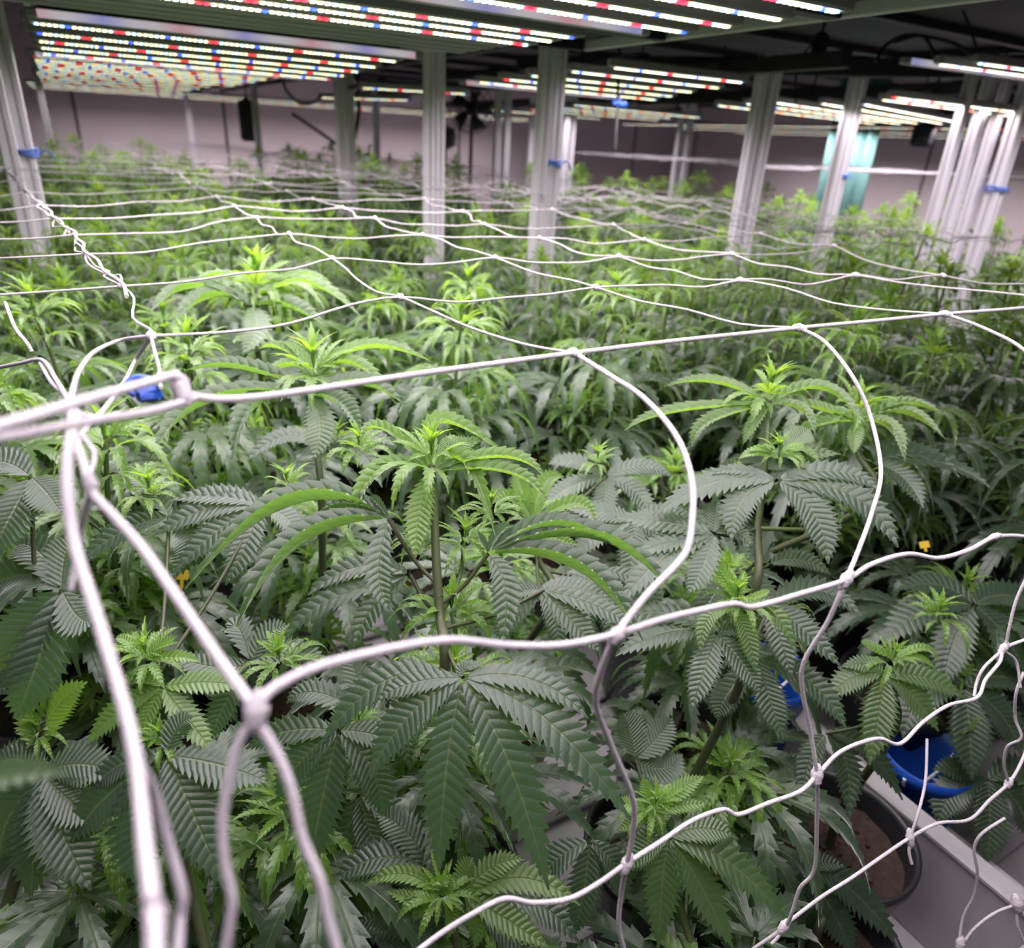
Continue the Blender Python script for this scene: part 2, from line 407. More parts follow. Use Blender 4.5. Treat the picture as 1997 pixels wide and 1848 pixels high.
# ---------------------------------------------------------------- pot
POT_R = .088
def pot_builders():
    p, s = MB(), MB()
    lathe(p, [(0, 0), (.062, 0), (.064, .004), (POT_R - .006, .140), (POT_R - .001, .142), (POT_R, .150), (POT_R, .156), (POT_R - .004, .158),
              (POT_R - .007, .150), (POT_R - .010, .130), (POT_R - .014, .11)], 44)
    rng = random.Random(5); th = np.arange(44) / 44 * 2 * PI; rr = np.linspace(0.001, POT_R - .0095, 10)
    V = np.array([[r * math.cos(t), r * math.sin(t), .128 + rng.uniform(-.003, .003)] for r in rr for t in th])
    i = np.arange(9)[:, None] * 44; j = np.arange(44)[None]; j2 = (j + 1) % 44
    s.add(V, np.stack([i + j, i + j2, i + 44 + j2, i + 44 + j], -1).reshape(-1, 4))
    for k in range(60):
        r, t = rng.uniform(.01, POT_R - .015), rng.uniform(0, 6.28); c = np.array([r * math.cos(t), r * math.sin(t), .130]); z = rng.uniform(.002, .004)
        box(s, c, (z, z * 1.4, z), mtx=np.array(Matrix.Rotation(t, 3, 'Z')))
    return p, s
_p, _s = pot_builders()
POT_ME = _p.mesh('plant_pot', [POTM]); SOIL_ME = _s.mesh('potting_soil', [SOIL])
TRAY_Z = H0 - .86                      # top of the tray floor
POT_Z = TRAY_Z + .022
SOIL_Z = POT_Z + .128

def add_pot(root, dx=0, dy=0):
    p = link('plant_pot', POT_ME, root, (dx, dy, 0)); s = link('potting_soil', SOIL_ME, p)
    return p

# ================================================================ ROOM
def slab(name, lo, hi, m, kind='structure'):
    mb = MB(); lo, hi = np.array(lo, float), np.array(hi, float); box(mb, (lo + hi) / 2, hi - lo)
    return tag(mb.build(name, m, smooth=False), kind=kind)
X0, X1, Y0, Y1, ZC = -3.2, 6.4, -2.6, 7.0, 3.0
slab('floor', (X0, Y0, -.08), (X1, Y1, 0), FLOORM)
slab('ceiling', (X0, Y0, ZC), (X1, Y1, ZC + .08), CEIL)
slab('wall_back', (X0, Y1, 0), (X1, Y1 + .1, ZC), WALL)
slab('wall_right', (X1, Y0, 0), (X1 + .1, Y1, ZC), WALL)
slab('wall_left', (X0 - .1, Y0, 0), (X0, Y1, ZC), WALL)
slab('wall_front', (X0, Y0 - .1, 0), (X1, Y0, ZC), WALL)
n_ = 1
for k in range(9):
    slab('trim_%d' % n_, (-2.5 + k * 1.18, Y1 - .006, 0), (-2.475 + k * 1.18, Y1, ZC), SEAM); n_ += 1
for k in range(8):
    slab('trim_%d' % n_, (X1 - .006, 6.6 - k * 1.0, 0), (X1, 6.62 - k * 1.0, ZC), SEAM); n_ += 1

# ---------------------------------------------------------------- trays on benches
def tray(x0, x1, y0, y1, label, blabel, wh=.15):
    t = TRAY_Z; cx, cyy = (x0 + x1) / 2, (y0 + y1) / 2
    mb = MB(); w, l = x1 - x0, y1 - y0
    box(mb, (0, 0, -.008), (w, l, .016))
    for sx in (-1, 1):
        box(mb, (sx * (w / 2 - .006), 0, wh / 2), (.012, l, wh), bev=.002)
        box(mb, (sx * (w / 2 - .003), 0, wh + .003), (.026, l, .010), bev=.003)
    for sy in (-1, 1):
        box(mb, (0, sy * (l / 2 - .006), wh / 2), (w - .024, .012, wh), bev=.002)
        box(mb, (0, sy * (l / 2 - .003), wh + .003), (w - .026, .026, .010), bev=.003)
    y = -l / 2 + .16
    while y < l / 2 - .1:                                    # raised ribs moulded in the floor
        box(mb, (-.01, y, .011), (w - .16, .085, .022), bev=.008); y += .165
    o = mb.build('flood_tray', TRAYM, smooth=False, loc=(cx, cyy, t)); tag(o, label, 'tray')
    b = empty('rolling_bench', (cx, cyy, 0), blabel, 'bench')
    fr = MB(); zt = t - .016
    for sx in (-1, 1): box(fr, (sx * (w / 2 - .05), 0, zt - .02), (.04, l - .1, .04), bev=.003)
    k = 0
    for yy in np.linspace(-l / 2 + .07, l / 2 - .07, 6): box(fr, (0, yy, zt - .02), (w - .14, .04, .038), bev=.003)
    fr.build('bench_frame', ALU, b, False)
    for sx in (-1, 1):
        for yy in (-l / 2 + .15, 0, l / 2 - .15):
            m2 = MB(); box(m2, (sx * (w / 2 - .05), yy, (zt - .04) / 2), (.04, .04, zt - .04), bev=.003); m2.build('leg', ALU, b, False)
tray(-.86, .53, -.47, 6.6, 'white flood tray holding the nearest potted cannabis plants', 'white metal bench under the nearest tray')
tray(.60, 1.80, -.47, 6.6, 'white flood tray just right of the nearest tray wall', 'white metal bench under the tray right of the nearest one', .085)
tray(1.90, 3.40, -.47, 6.6, 'white flood tray under the plants at the far right', 'white metal bench under the far right plants')
tray(-2.4, -.93, -.47, 6.6, 'white flood tray left of the left-hand posts', 'white metal bench left of the left-hand posts')

# ---------------------------------------------------------------- posts
def profile(mb, x, y, z0, z1, s=.036):
    h = s / 2; g = s * .13; dp = s * .22; r = h - s * .06
    q = []
    for k in range(4):                                        # slotted square section
        a = k * PI / 2; c_, s_ = math.cos(a), math.sin(a)
        for px_, py_ in ((h, -r), (h, -g), (h - dp, -g * 1.0), (h - dp, g), (h, g), (h, r)):
            q.append((px_ * c_ - py_ * s_, px_ * s_ + py_ * c_))
    n = len(q); V = [(x + a, y + b, z0) for a, b in q] + [(x + a, y + b, z1) for a, b in q]
    Fq = [[i, (i + 1) % n, n + (i + 1) % n, n + i] for i in range(n)]
    mb.add(V, Fq)
    mb.add([(x, y, z1)] + [(x + a, y + b, z1) for a, b in q], [[0, 1 + i, 1 + (i + 1) % n, 1 + (i + 1) % n] for i in range(n)])
ZT = H0 + .30
def post(p, label, z1=None, s=.036, tie=None, flip=0):
    x, y = float(p[0]), float(p[1])
    mb = MB(); profile(mb, 0, 0, 0, (z1 or ZT), s)
    o = mb.build('rack_post', ALU, None, False, (x, y, 0)); tag(o, label, 'post', 'white rack posts')
    if tie:
        t = MB(); th = np.linspace(0, 2 * PI, 17)
        for k in range(3):
            tube(t, [(math.cos(a) * s * .78, math.sin(a) * s * .78, tie + k * .006 + .003 * math.sin(a * 2 + k)) for a in th], .0028, 6, cap=False)
        tube(t, spline([(s * .78, 0, tie), (s * 1.3, -.01, tie + .012), (s * 1.8, -.006, tie - .01)], 4), .002, 5)
        tag(t.build('twine_tie', BLUETIE, o), 'pale blue twine wrapped round the post')
    return o
NZ = H0 - .12
P_ = lambda x, y, z=-.12: pz(x, y, z)
post((.795, 1.075), 'left post of the white pair standing at the centre of the picture', s=.03)
post((.845, 1.098), 'right post of the central white pair, tied with blue twine', s=.03, tie=NZ + .07)
post((.80, 1.782), 'broad white post left of centre reaching up to the lights, its left half', s=.03)
post((.845, 1.80), 'broad white post left of centre reaching up to the lights, its right half', s=.03)
post((.845, 2.868), 'left post of the thin pair behind and left of the broad post')
post((.91, 2.93), 'right post of the thin pair behind and left of the broad post')
post((.817, 4.488), 'white post beside the hanging black unit in front of the dim back wall')
post((.621, 5.96), 'thin white post left of the hanging black unit, near the back wall')
post((-.311, 4.836), 'thin white post just right of the big left-edge posts')
a = pd(12, 262, 1.74); post(a, 'large white post cut by the left edge of the picture', s=.036, z1=H0 + 1.3)
a = pd(44, 262, 1.76); post(a, 'large white post beside the left-edge post, blue twine at its foot', s=.034, z1=H0 + 1.3, tie=NZ + .03)
a = pd(735, 290, 5.2); post(a, 'slim white post between the thin pair and the broad post', s=.04)
a = pd(968, 300, 4.2); post(a, 'left post of the slim pair left of the central pair', s=.034)
a = pd(986, 302, 4.3); post(a, 'right post of the slim pair left of the central pair', s=.034)
a = pd(1100, 300, 4.4); post(a, 'left post of the hazy pair just right of the central pair', s=.034)
a = pd(1113, 300, 4.5); post(a, 'right post of the hazy pair just right of the central pair', s=.03)
a = pd(1035, 270, 5.0); post(a, 'faint distant post seen left of the central pair', s=.03)
a = pd(1323, 280, 4.7); post(a, 'left post of the far pair before the seamed wall panels', s=.034)
a = pd(1341, 280, 4.7); post(a, 'right post of the far pair before the seamed wall panels', s=.034)
post((1.800, 1.353), 'left post of the white pair right of the second light group', s=.032)
post((1.850, 1.345), 'right post of the white pair right of the second light group', s=.036)
post((2.19, 1.29), 'left post of the pair in front of the teal curtain')
post((2.26, 1.317), 'right post of the pair in front of the teal curtain, blue twine round it', tie=NZ + .06, s=.03)
post((2.232, .91), 'left post of the four at the right edge of the picture', s=.03)
post((2.36, .925), 'second post of the four at the right edge of the picture', s=.034)
post((2.50, .95), 'third post of the four at the right edge of the picture', s=.03)
post((2.52, .89), 'rightmost white post in the picture, blue twine round it', s=.042, tie=NZ + .05, z1=H0 + .34)

# upper tier over the nearest rack and the beams
def part_box(name, c, s, m, parent, bev=.002):
    mb = MB(); box(mb, local(c, parent), s, bev=bev); return mb.build(name, m, parent, False)
def upper_tier(x0, x1, y0, y1, z, label):
    t = empty('upper_tier', ((x0 + x1) / 2, (y0 + y1) / 2, z), label, 'shelf')
    part_box('shelf_board', ((x0 + x1) / 2, (y0 + y1) / 2, z + .03), (x1 - x0 - .04, y1 - y0 - .04, .02), DARKUNDER, t)
    for x in (x0, x1): part_box('edge_rail', (x, (y0 + y1) / 2, z + .010), (.014, y1 - y0, .022), ALU, t)
    for y in (y0, y1): part_box('edge_rail', ((x0 + x1) / 2, y, z + .018), (x1 - x0 - .02, .02, .04), DARK, t)
    y = y0 + .3
    while y < y1 - .1:
        part_box('cross_rail', ((x0 + x1) / 2, y, z + .008), (x1 - x0 - .03, .03, .024), DARK, t); y += .42
    return t
upper_tier(-.42, .89, -.80, 1.055, H0 + .205, 'dark shelf underside above the nearest lights, with a pale edge rail')
upper_tier(-.25, .77, 1.20, 6.6, H0 + .235, 'dark shelf underside above the lights at the left')
def added_dark_level(x0, x1, y0, y1, z, label):  # dark overhead boards added to keep the upper background dark
    t = empty('upper_tier', ((x0 + x1) / 2, (y0 + y1) / 2, z), label, 'shelf')  # parent of the added dark boards, not a real tier
    part_box('shelf_board', ((x0 + x1) / 2, (y0 + y1) / 2, z + .02), (x1 - x0, y1 - y0, .02), DARKUNDER, t)
    y = y0 + .2
    while y < y1 - .1: part_box('cross_rail', ((x0 + x1) / 2, y, z - .006), (x1 - x0, .03, .03), DARK, t); y += .6
    for x in (x0 + .02, x1 - .02): part_box('edge_rail', (x, (y0 + y1) / 2, z + .0), (.03, y1 - y0, .05), DARK, t)
added_dark_level(1.00, 3.3, -.7, 6.9, H0 + .46, 'dark boards added above the racks at the right to darken the background')
added_dark_level(3.5, 6.3, -.7, 6.9, H0 + .50, 'dark boards added farther on, near the right wall, to darken the background')
mb = MB(); a = P_(1080, 124, .285); b = P_(2060, 137, .285); dv = unit(b - a); L_ = np.linalg.norm(b - a)
rot = np.array([[dv[0], -dv[1], 0], [dv[1], dv[0], 0], [0, 0, 1]])
box(mb, (0, 0, 0), (L_ + .3, .05, .055), mtx=rot, bev=.003)
tag(mb.build('support_beam', DARK, None, False, (a + b) / 2), 'long black beam crossing above the lights at the right', 'beam')
for (x0, y0, x1, y1, z, lb) in ((860, 150, 1100, 132, .30, 'dark beam behind the central posts, left of the second light group'),
                                (1250, 196, 1500, 190, .22, 'dark beam under the second light group'),
                                (1660, 186, 2050, 196, .26, 'dark beam behind the right-edge posts, above the far lights')):
    a = P_(x0, y0, z); b = P_(x1, y1, z); dv = unit(b - a); L_ = np.linalg.norm(b - a); mb = MB()
    rot = np.array([[dv[0], -dv[1], 0], [dv[1], dv[0], 0], [0, 0, 1]])
    box(mb, (0, 0, 0), (L_, .04, .04), mtx=rot, bev=.003); tag(mb.build('support_beam', DARK, None, False, (a + b) / 2), lb, 'beam')
for (x, lb) in ((.92, 'black cross beam along the near side of the second light group'), (1.76, 'black cross beam along the far side of the second light group')):
    mb = MB(); box(mb, (0, 0, 0), (.035, 5.2, .045), bev=.003); tag(mb.build('support_beam', DARK, None, False, (x, 3.6, H0 + .262)), lb, 'beam')
mb = MB(); box(mb, (0, 0, 0), (.035, 5.2, .045), bev=.003); tag(mb.build('support_beam', DARK, None, False, (2.70, 3.7, H0 + .262)), 'black cross beam above the far right lights', 'beam')

# ---------------------------------------------------------------- LED fixtures
PITCH_LED = .0105
def bar(parent, a, b, w=.024, h=.020, phase=0, strip=True, power=1.):
    """a light bar from a to b (world); chips face down"""
    a, b = np.asarray(a, float), np.asarray(b, float); L = np.linalg.norm(b - a); d = unit(b - a); s = np.array([-d[1], d[0], 0])
    base = local((a + b) / 2, parent); mb = MB(); rot = np.stack([d, s, [0, 0, 1]], 1)
    box(mb, base + [0, 0, h / 2 + .0015], (L, w, h), mtx=rot, bev=.003)
    for e in (-1, 1): box(mb, base + d * e * (L / 2 + .004) + [0, 0, h / 2 + .0015], (.008, w * .8, h * .8), mtx=rot, bev=.002)
    o = mb.build('light_bar', BARM, parent, False)
    if strip:
        m2 = MB(); hw = .0062; Ls = L - .02
        V = [base - d * Ls / 2 - s * hw, base + d * Ls / 2 - s * hw, base + d * Ls / 2 + s * hw, base - d * Ls / 2 + s * hw]
        V = [v - [0, 0, .0003] for v in V]; n = round(Ls / PITCH_LED); y = hw / PITCH_LED * .62
        m2.add(V, [[3, 2, 1, 0]], [(phase, -y), (phase + n, -y), (phase + n, y), (phase, y)])
        tag(m2.build('led_strip', LED, o, False), 'lit strip of white, red and blue diodes')
        la = bpy.data.lights.new('bar_light', 'AREA'); la.shape = 'RECTANGLE'; la.size = L - .02; la.size_y = .010; la.spread = math.radians(158)
        la.energy = BAR_W * L * power; la.color = (1, .90, .96)
        lo = bpy.data.objects.new('bar_light', la); C.objects.link(lo); lo.parent = o
        lo.location = base - [0, 0, .0012]; lo.rotation_euler = (0, 0, math.atan2(d[1], d[0]))
    return o
def glow_bar(fx, x0, y0, x1, y1, z, phase=0):  # bar whose near side carries the painted reflection glow
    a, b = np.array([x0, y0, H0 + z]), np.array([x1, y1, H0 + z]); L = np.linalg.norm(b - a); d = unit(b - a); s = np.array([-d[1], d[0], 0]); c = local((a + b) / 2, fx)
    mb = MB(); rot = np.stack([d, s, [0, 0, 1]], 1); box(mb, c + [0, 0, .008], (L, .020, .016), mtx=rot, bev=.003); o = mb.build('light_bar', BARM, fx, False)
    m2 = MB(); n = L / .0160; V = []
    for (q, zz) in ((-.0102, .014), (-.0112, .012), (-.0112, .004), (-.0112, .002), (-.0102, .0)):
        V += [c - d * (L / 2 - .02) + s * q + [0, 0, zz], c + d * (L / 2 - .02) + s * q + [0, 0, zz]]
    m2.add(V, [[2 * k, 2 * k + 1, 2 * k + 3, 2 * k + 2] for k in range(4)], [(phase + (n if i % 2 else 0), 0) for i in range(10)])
    tag(m2.build('painted_side_glow', GLOW, o, True), 'bar side with painted glow of reflected white, red and blue diodes')
def fixture(bars, z, label, group=None, phase=0, cross=(.2, .8), up_z=None, power=1.):
    pts = np.array([[b[0], b[1]] for b in bars] + [[b[2], b[3]] for b in bars]); c = pts.mean(0)
    t = empty('led_grow_light', (c[0], c[1], H0 + z), label, 'grow light', group)
    for k, b in enumerate(bars):
        bar(t, (b[0], b[1], H0 + z), (b[2], b[3], H0 + z), phase=phase + (k * 5) % 17, power=power)
    for f in cross:
        A = np.array([bars[0][0] + (bars[0][2] - bars[0][0]) * f, bars[0][1] + (bars[0][3] - bars[0][1]) * f, 0])
        B = np.array([bars[-1][0] + (bars[-1][2] - bars[-1][0]) * f, bars[-1][1] + (bars[-1][3] - bars[-1][1]) * f, 0])
        d = unit(B - A); mb = MB(); rot = np.stack([d, [-d[1], d[0], 0], [0, 0, 1]], 1)
        ctr = (A + B) / 2 + [0, 0, H0 + z + .030]
        box(mb, local(ctr, t), (np.linalg.norm(B - A) + .03, .03, .016), mtx=rot, bev=.002); mb.build('cross_member', DARK, t, False)
    A = np.array([(bars[0][0] + bars[0][2]) / 2, (bars[0][1] + bars[-1][1]) / 2, H0 + z + .035])
    if up_z: 
        for f in cross:
            for b in (bars[0], bars[-1]):
                x = b[0] + (b[2] - b[0]) * f; y = b[1] + (b[3] - b[1]) * f; mb = MB()
                tube(mb, [local((x, y, H0 + z + .036), t), local((x, y, H0 + up_z), t)], .002, 5); mb.build('hanging_wire', CABLE, t)
    return t
UL = -.38
def rows(vs, u0, u1, sk=0): return [(u0, v - sk, u1 + 0 * v, v) for v in vs]
fixture(rows((-.56, -.42, -.28, -.15, -.02), UL, .63), .160, 'grow light overhead, the lit bars at the very top edge', 'overhead grow lights')
fA = fixture(rows((.12, .21, .30, .39), UL, .625), .160, 'grow light whose bright bars end nearest the top right', 'overhead grow lights', 3)
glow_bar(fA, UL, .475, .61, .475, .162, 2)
fA = fixture(rows((.58, .65, .73), UL, .55), .160, 'grow light with widely spaced diode dots above the broad post', 'overhead grow lights', 8, power=1.8)
for v in (.80, .86, .92, .98): bar(fA, (UL, v, H0 + .160), (.53, v, H0 + .160), strip=False)
fA = fixture([(-.25, v, .51 + k * .023, v) for k, v in enumerate((1.29, 1.50, 1.71, 1.92, 2.14))], .160, 'large lit grow light at the upper left, five bright rows', None, 4, up_z=.235, power=1.4)
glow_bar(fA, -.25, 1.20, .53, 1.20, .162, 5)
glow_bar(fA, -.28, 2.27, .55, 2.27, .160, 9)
fixture([(-.28, v, .48, v) for v in (2.36, 2.56, 2.76, 2.98, 3.2)], .165, 'lit grow light directly behind the large upper left one', None, 1, up_z=.235)
fixture([(-.30, v, .44, v) for v in (3.6, 3.95, 4.3, 4.7, 5.1)], .170, 'farthest lit grow light at the left, low over the dim back wall', None, 6, up_z=.235)
def fpx(L, h):
    o = []
    for a, b, c_, d_ in L:
        p, q = pz(a, b, h), pz(c_, d_, h); o.append((p[0], p[1], q[0], q[1]))
    return o
fA = fixture([(.93, 1.00, 1.36, .99), (.93, 1.18, 1.46, 1.18), (.94, 1.40, 1.54, 1.38), (.96, 1.60, 1.65, 1.60), (.98, 1.80, 1.76, 1.82)], .17, 'bright grow light of five rows just right of the central posts', None, 2, up_z=.25, power=2.)
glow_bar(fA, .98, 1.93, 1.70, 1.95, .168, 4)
fixture(fpx([(625, 191, 800, 196), (703, 172, 912, 184)][::-1], .15), .15, 'small lit grow light seen left and right of the broad post', None, 5, up_z=.28)
fixture([(1.9, 2.6, 2.85, 2.75), (1.95, 2.95, 2.9, 3.05), (2.1, 3.35, 3.1, 3.4), (2.1, 3.8, 3.0, 3.9)], .17, 'distant grow light with red and blue glow right of the central posts', None, 7, up_z=.25, power=2.)
fixture([(2.11, 1.18, 3.2, 1.48), (2.05, 1.30, 3.25, 1.60), (1.98, 1.44, 3.25, 1.72), (2.0, 1.60, 3.3, 1.84), (2.05, 1.80, 3.3, 1.98)], .17, 'wide grow light of mixed red and white rows above the teal curtain', None, 9, up_z=.25, power=1.3)
fixture([(1.87, .915, 2.9, .90), (1.95, 1.00, 3.0, 1.03)], .17, 'thin grow light behind the right-edge posts', None, 0, up_z=.25, power=.8)
fA = fixture([(1.60, .62, 2.75, .50), (1.62, .54, 2.75, .42)], .215, 'pale grow light just under the black beam at the right edge', None, 3, up_z=.27, power=2.)
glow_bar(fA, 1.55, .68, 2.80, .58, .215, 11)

fixture(rows((5.6, 6.1, 6.5), -.4, 3.9), .19, 'long grow light added against the back wall to brighten it', None, 2, up_z=.30, power=1.6)  # extra fixture added to throw light on the back wall
fixture([(4.2, .6, 4.2, 5.2), (4.9, .6, 4.9, 5.2), (5.6, .6, 5.6, 5.2)], .19, 'long grow light added beyond the far right posts to brighten the right wall', None, 2, up_z=.30, power=4.)  # extra strong fixture added to lift the right wall
# ---------------------------------------------------------------- far wall things
mb = MB(); n = 26
p0 = pd(1610, 300, 4.9); p1 = pd(1705, 300, 4.6)
xs = np.linspace(0, 1, n * 2 + 1); nrm = unit(np.cross(p1 - p0, [0, 0, 1]))
pts = [p0 + (p1 - p0) * t + nrm * .02 * math.sin(t * n * 1.2) for t in xs]
c0 = (p0 + p1) / 2; base = np.array([c0[0], c0[1], 0.02])
V = []; 
for z in (0, 1.9):
    for off in (0, .004):
        V += [[p[0] - base[0] + nrm[0] * off, p[1] - base[1] + nrm[1] * off, z] for p in pts]
m_ = len(pts); Fq = []
for i in range(m_ - 1):
    Fq += [[i, i + 1, 2 * m_ + i + 1, 2 * m_ + i], [m_ + i + 1, m_ + i, 3 * m_ + i, 3 * m_ + i + 1], [2 * m_ + i, 2 * m_ + i + 1, 3 * m_ + i + 1, 3 * m_ + i], [i + 1, i, m_ + i, m_ + i + 1]]
mb.add(V, Fq); tag(mb.build('door_curtain', TEAL, None, True, base), 'pale teal strip curtain hanging far behind the pair of posts', 'curtain')

def wall_fan(x, y, d, r, label, z=None):
    c = pd(x, y, d); t = empty('wall_fan', c, label, 'fan'); ax = unit(CAM - c); ax[2] = 0; ax = unit(ax); s = np.cross([0, 0, 1], ax)
    mb = MB()
    for rr in (r, r * .72, r * .44): tube(mb, [s * rr * math.cos(a) + np.array([0, 0, 1]) * rr * math.sin(a) + ax * .02 * (1 - rr / r) for a in np.linspace(0, 2 * PI, 25)], .004, 5, cap=False)
    for k in range(16):
        a = k * PI / 8; tube(mb, [(s * math.cos(a) + np.array([0, 0, 1]) * math.sin(a)) * r, ax * .02], .002, 4)
    mb.build('guard', DARK, t)
    mb = MB()
    for k in range(5):
        a = k * 2 * PI / 5; o = s * math.cos(a) + np.array([0, 0, 1]) * math.sin(a); q = -s * math.sin(a) + np.array([0, 0, 1]) * math.cos(a)
        V = [o * .03 - q * .02 - ax * .03, o * .03 + q * .02 - ax * .015, o * r * .9 + q * .07 - ax * .02, o * r * .9 - q * .03 - ax * .045]
        V = V + [v - ax * .004 for v in V]; mb.add(V, [[0, 1, 2, 3], [7, 6, 5, 4], [0, 4, 5, 1], [1, 5, 6, 2], [2, 6, 7, 3], [3, 7, 4, 0]])
    mb.build('fan_blades', DARK, t)
    mb = MB(); tube(mb, [-ax * .14, -ax * .1, -ax * .02, ax * .0], [.03, .05, .05, .03], 14); tube(mb, [-ax * .1, -ax * .14 - np.array([0, 0, .02]), -ax * .16 - np.array([0, 0, .55])], .014, 8); mb.build('motor', DARK, t)
    return t
wall_fan(868, 268, 4.6, .07, 'small black round fan right of the broad post')
wall_fan(920, 212, 5.2, .16, 'large black fan in the dark gap under the far lights')
def hung(name, x, y, d, w, h, label, cat, m=DARK, dep=.08):
    c = pd(x, y, d); mb = MB(); fd = unit([c[0] - CAM[0], c[1] - CAM[1], 0]); s = np.array([fd[1], -fd[0], 0]); rot = np.stack([s, fd, [0, 0, 1]], 1)
    box(mb, (0, 0, 0), (w, dep, h), mtx=rot, bev=min(w, h, dep) * .22)
    box(mb, (0, 0, h * .5), (w * .35, dep * .5, h * .12), mtx=rot, bev=.004)
    if h > .1:
        for k in (-1, 0, 1): box(mb, rot @ np.array([0, -dep / 2, k * h * .22]), (w * .6, .008, h * .1), mtx=rot, bev=.002)
    o = mb.build(name, m, None, False, c); tag(o, label, cat)
    cb = MB(); zt = .5; tube(cb, spline([(0, 0, h * .55), (.004, .0, h * .55 + .1), (-.003, 0, h * .55 + zt)], 5), .005, 6); cb.build('power_cable', CABLE, o)
    return o
hung('dehumidifier_unit', 484, 236, 4.6, .11, .24, 'black hanging unit beside a white post, before the dim wall', 'unit')
hung('wall_speaker', 1800, 263, 4.2, .12, .13, 'square black box hanging before the pink wall at the far right', 'box')
hung('power_driver', 1598, 93, 2.2, .045, .075, 'black plug-shaped driver hanging above the long black beam', 'driver')
def cable(pts, d, r, label, m=CABLE, name='hanging_cable', top=None):
    P = [pd(x, y, (d[i] if isinstance(d, (list, tuple)) else d)) for i, (x, y) in enumerate(pts)]
    if top: P = [np.array([P[0][0], P[0][1], H0 + top])] + P
    c = P[0]; mb = MB()
    tube(mb, spline([p - c for p in P], 6), r, 7); tag(mb.build(name, m, None, True, c), label, 'cable')
cable([(1708, 120), (1728, 88), (1765, 70), (1805, 72), (1860, 85), (1925, 122)], 2.1, .006, 'thick black hose looping above the long beam at the right', name='black_hose')
cable([(1745, 82), (1795, 70), (1816, 92), (1824, 122)], 2.0, .005, 'shorter black hose loop left of the thick one above the beam', name='black_hose')
cable([(1878, 20), (1893, 60), (1908, 100), (1925, 120)], 2.1, .004, 'thin black cable falling from the top onto the looping hose')
cable([(1590, 80), (1568, 105), (1553, 140), (1552, 200)], 2.2, .003, 'thin black cable hanging left of the plug-shaped driver')
cable([(1602, 105), (1592, 150), (1582, 190)], 2.2, .003, 'thin black cable hanging right of the plug-shaped driver')
cable([(1208, 80), (1206, 150), (1203, 230), (1200, 292)], 2.0, .004, 'black vertical strap in front of the bright five-row light')
cable([(555, 168), (572, 192), (592, 203), (615, 198), (628, 186)], 3.0, .007, 'grey flexible conduit drooping below the upper left lights', GREYC, 'flexible_conduit', .245)
cable([(570, 222), (612, 250), (655, 280)], 5.2, .012, 'dark diagonal strut against the dim wall behind the thin pair', DARK, 'diagonal_strut')
cable([(700, 205), (697, 240), (690, 275)], 4.4, .012, 'dark cable bundle hanging right of the thin pair of posts', top=.46)
cable([(1196, 204), (1204, 200), (1214, 206), (1221, 202)], 2.0, .009, 'blue twisted bundle under the five-row light', BLUE, 'blue_bundle')

# ---------------------------------------------------------------- trellis nets
rng = random.Random(11)
KN = {(1, 0): (1120, 688), (1, 1): (781, 579), (1, 2): (648, 504), (1, 3): (564, 456), (1, 4): (501, 424), (1, 5): (457, 402), (1, 6): (422, 383), (1, 7): (391, 366), (1, 8): (367, 355),
      (2, 0): (1559, 639), (2, 1): (1162, 560), (2, 2): (966, 502), (2, 3): (824, 458), (2, 4): (731, 425), (2, 5): (668, 405), (2, 6): (610, 388), (2, 7): (559, 372), (2, 8): (519, 359),
      (3, 0): (1844, 612), (3, 1): (1444, 546), (3, 2): (1207, 500), (3, 3): (1052, 464), (3, 4): (945, 437), (4, 1): (1669, 536), (4, 2): (1427, 495), (4, 3): (1257, 467),
      (5, 1): (1839, 537), (5, 2): (1627, 479), (0, 1): (295, 655), (0, 2): (238, 558), (0, 3): (166, 495), (0, 4): (146, 458), (0, 5): (106, 426), (0, 6): (78, 400), (0, 7): (52, 374), (0, 8): (30, 350), (0, 9): (10, 328)}
VJ = [-.21, -.03, .145, .33, .51, .69, .87, 1.05, 1.23]
def vj(j): return VJ[j] if 0 <= j < 9 else (VJ[0] + .19 * j if j < 0 else 1.23 + .185 * (j - 8))
GRID = {}
def gp(i, j):
    k = (i, j)
    if k in GRID: return GRID[k]
    if k in KN: p = pz(*KN[k], -.12)
    elif i == 0 and j > 9:
        q = gp(0, 9); p = np.array([q[0] - .02 * (j - 9), vj(j), H0 - .12])
    else:
        p = np.array([-.2 + .2 * i + rng.uniform(-.014, .014), vj(j) + rng.uniform(-.012, .012), H0 - .12 + rng.uniform(-.006, .006)])
    GRID[k] = p; return p
def wavy(a, b, amp, n=3):
    out = [a]; L = np.linalg.norm(b - a); d = unit(b - a); s = unit(np.cross(d, [0, 0, 1]))
    for k in range(1, n + 1):
        t = k / (n + 1); out.append(a + (b - a) * t + s * rng.uniform(-amp, amp) + np.array([0, 0, 1]) * (rng.uniform(-amp, amp) * .6 - .004 * math.sin(PI * t)))
    return out
SR = .0010
def string_run(mb, knots, amp=.006, r=SR, ns=6):
    P = []
    for a, b in zip(knots[:-1], knots[1:]): P += wavy(a, b, amp)
    P.append(knots[-1]); tube(mb, spline(P, 3), r, ns)
def pxline(mb, pts, r, o, ns=9, per=7):
    """pts: (x, y, depth)"""
    P = [pd(*p) - o for p in pts]; tube(mb, spline(P, per), r, ns)
def make_net(name, label, irange, jrange, gpf, near=False, amp=.006, r=SR):
    o = empty(name, gpf(irange[0], jrange[0]), label, 'trellis net'); off = np.array(o.location)
    mb = MB()
    for i in irange: string_run(mb, [gpf(i, j) - off for j in jrange], amp, r)
    for j in jrange:
        if near and j == jrange[0]: continue
        string_run(mb, [gpf(i, j) - off for i in irange], amp, r)
    mb.build('netting', STRING, o)
    return o, off
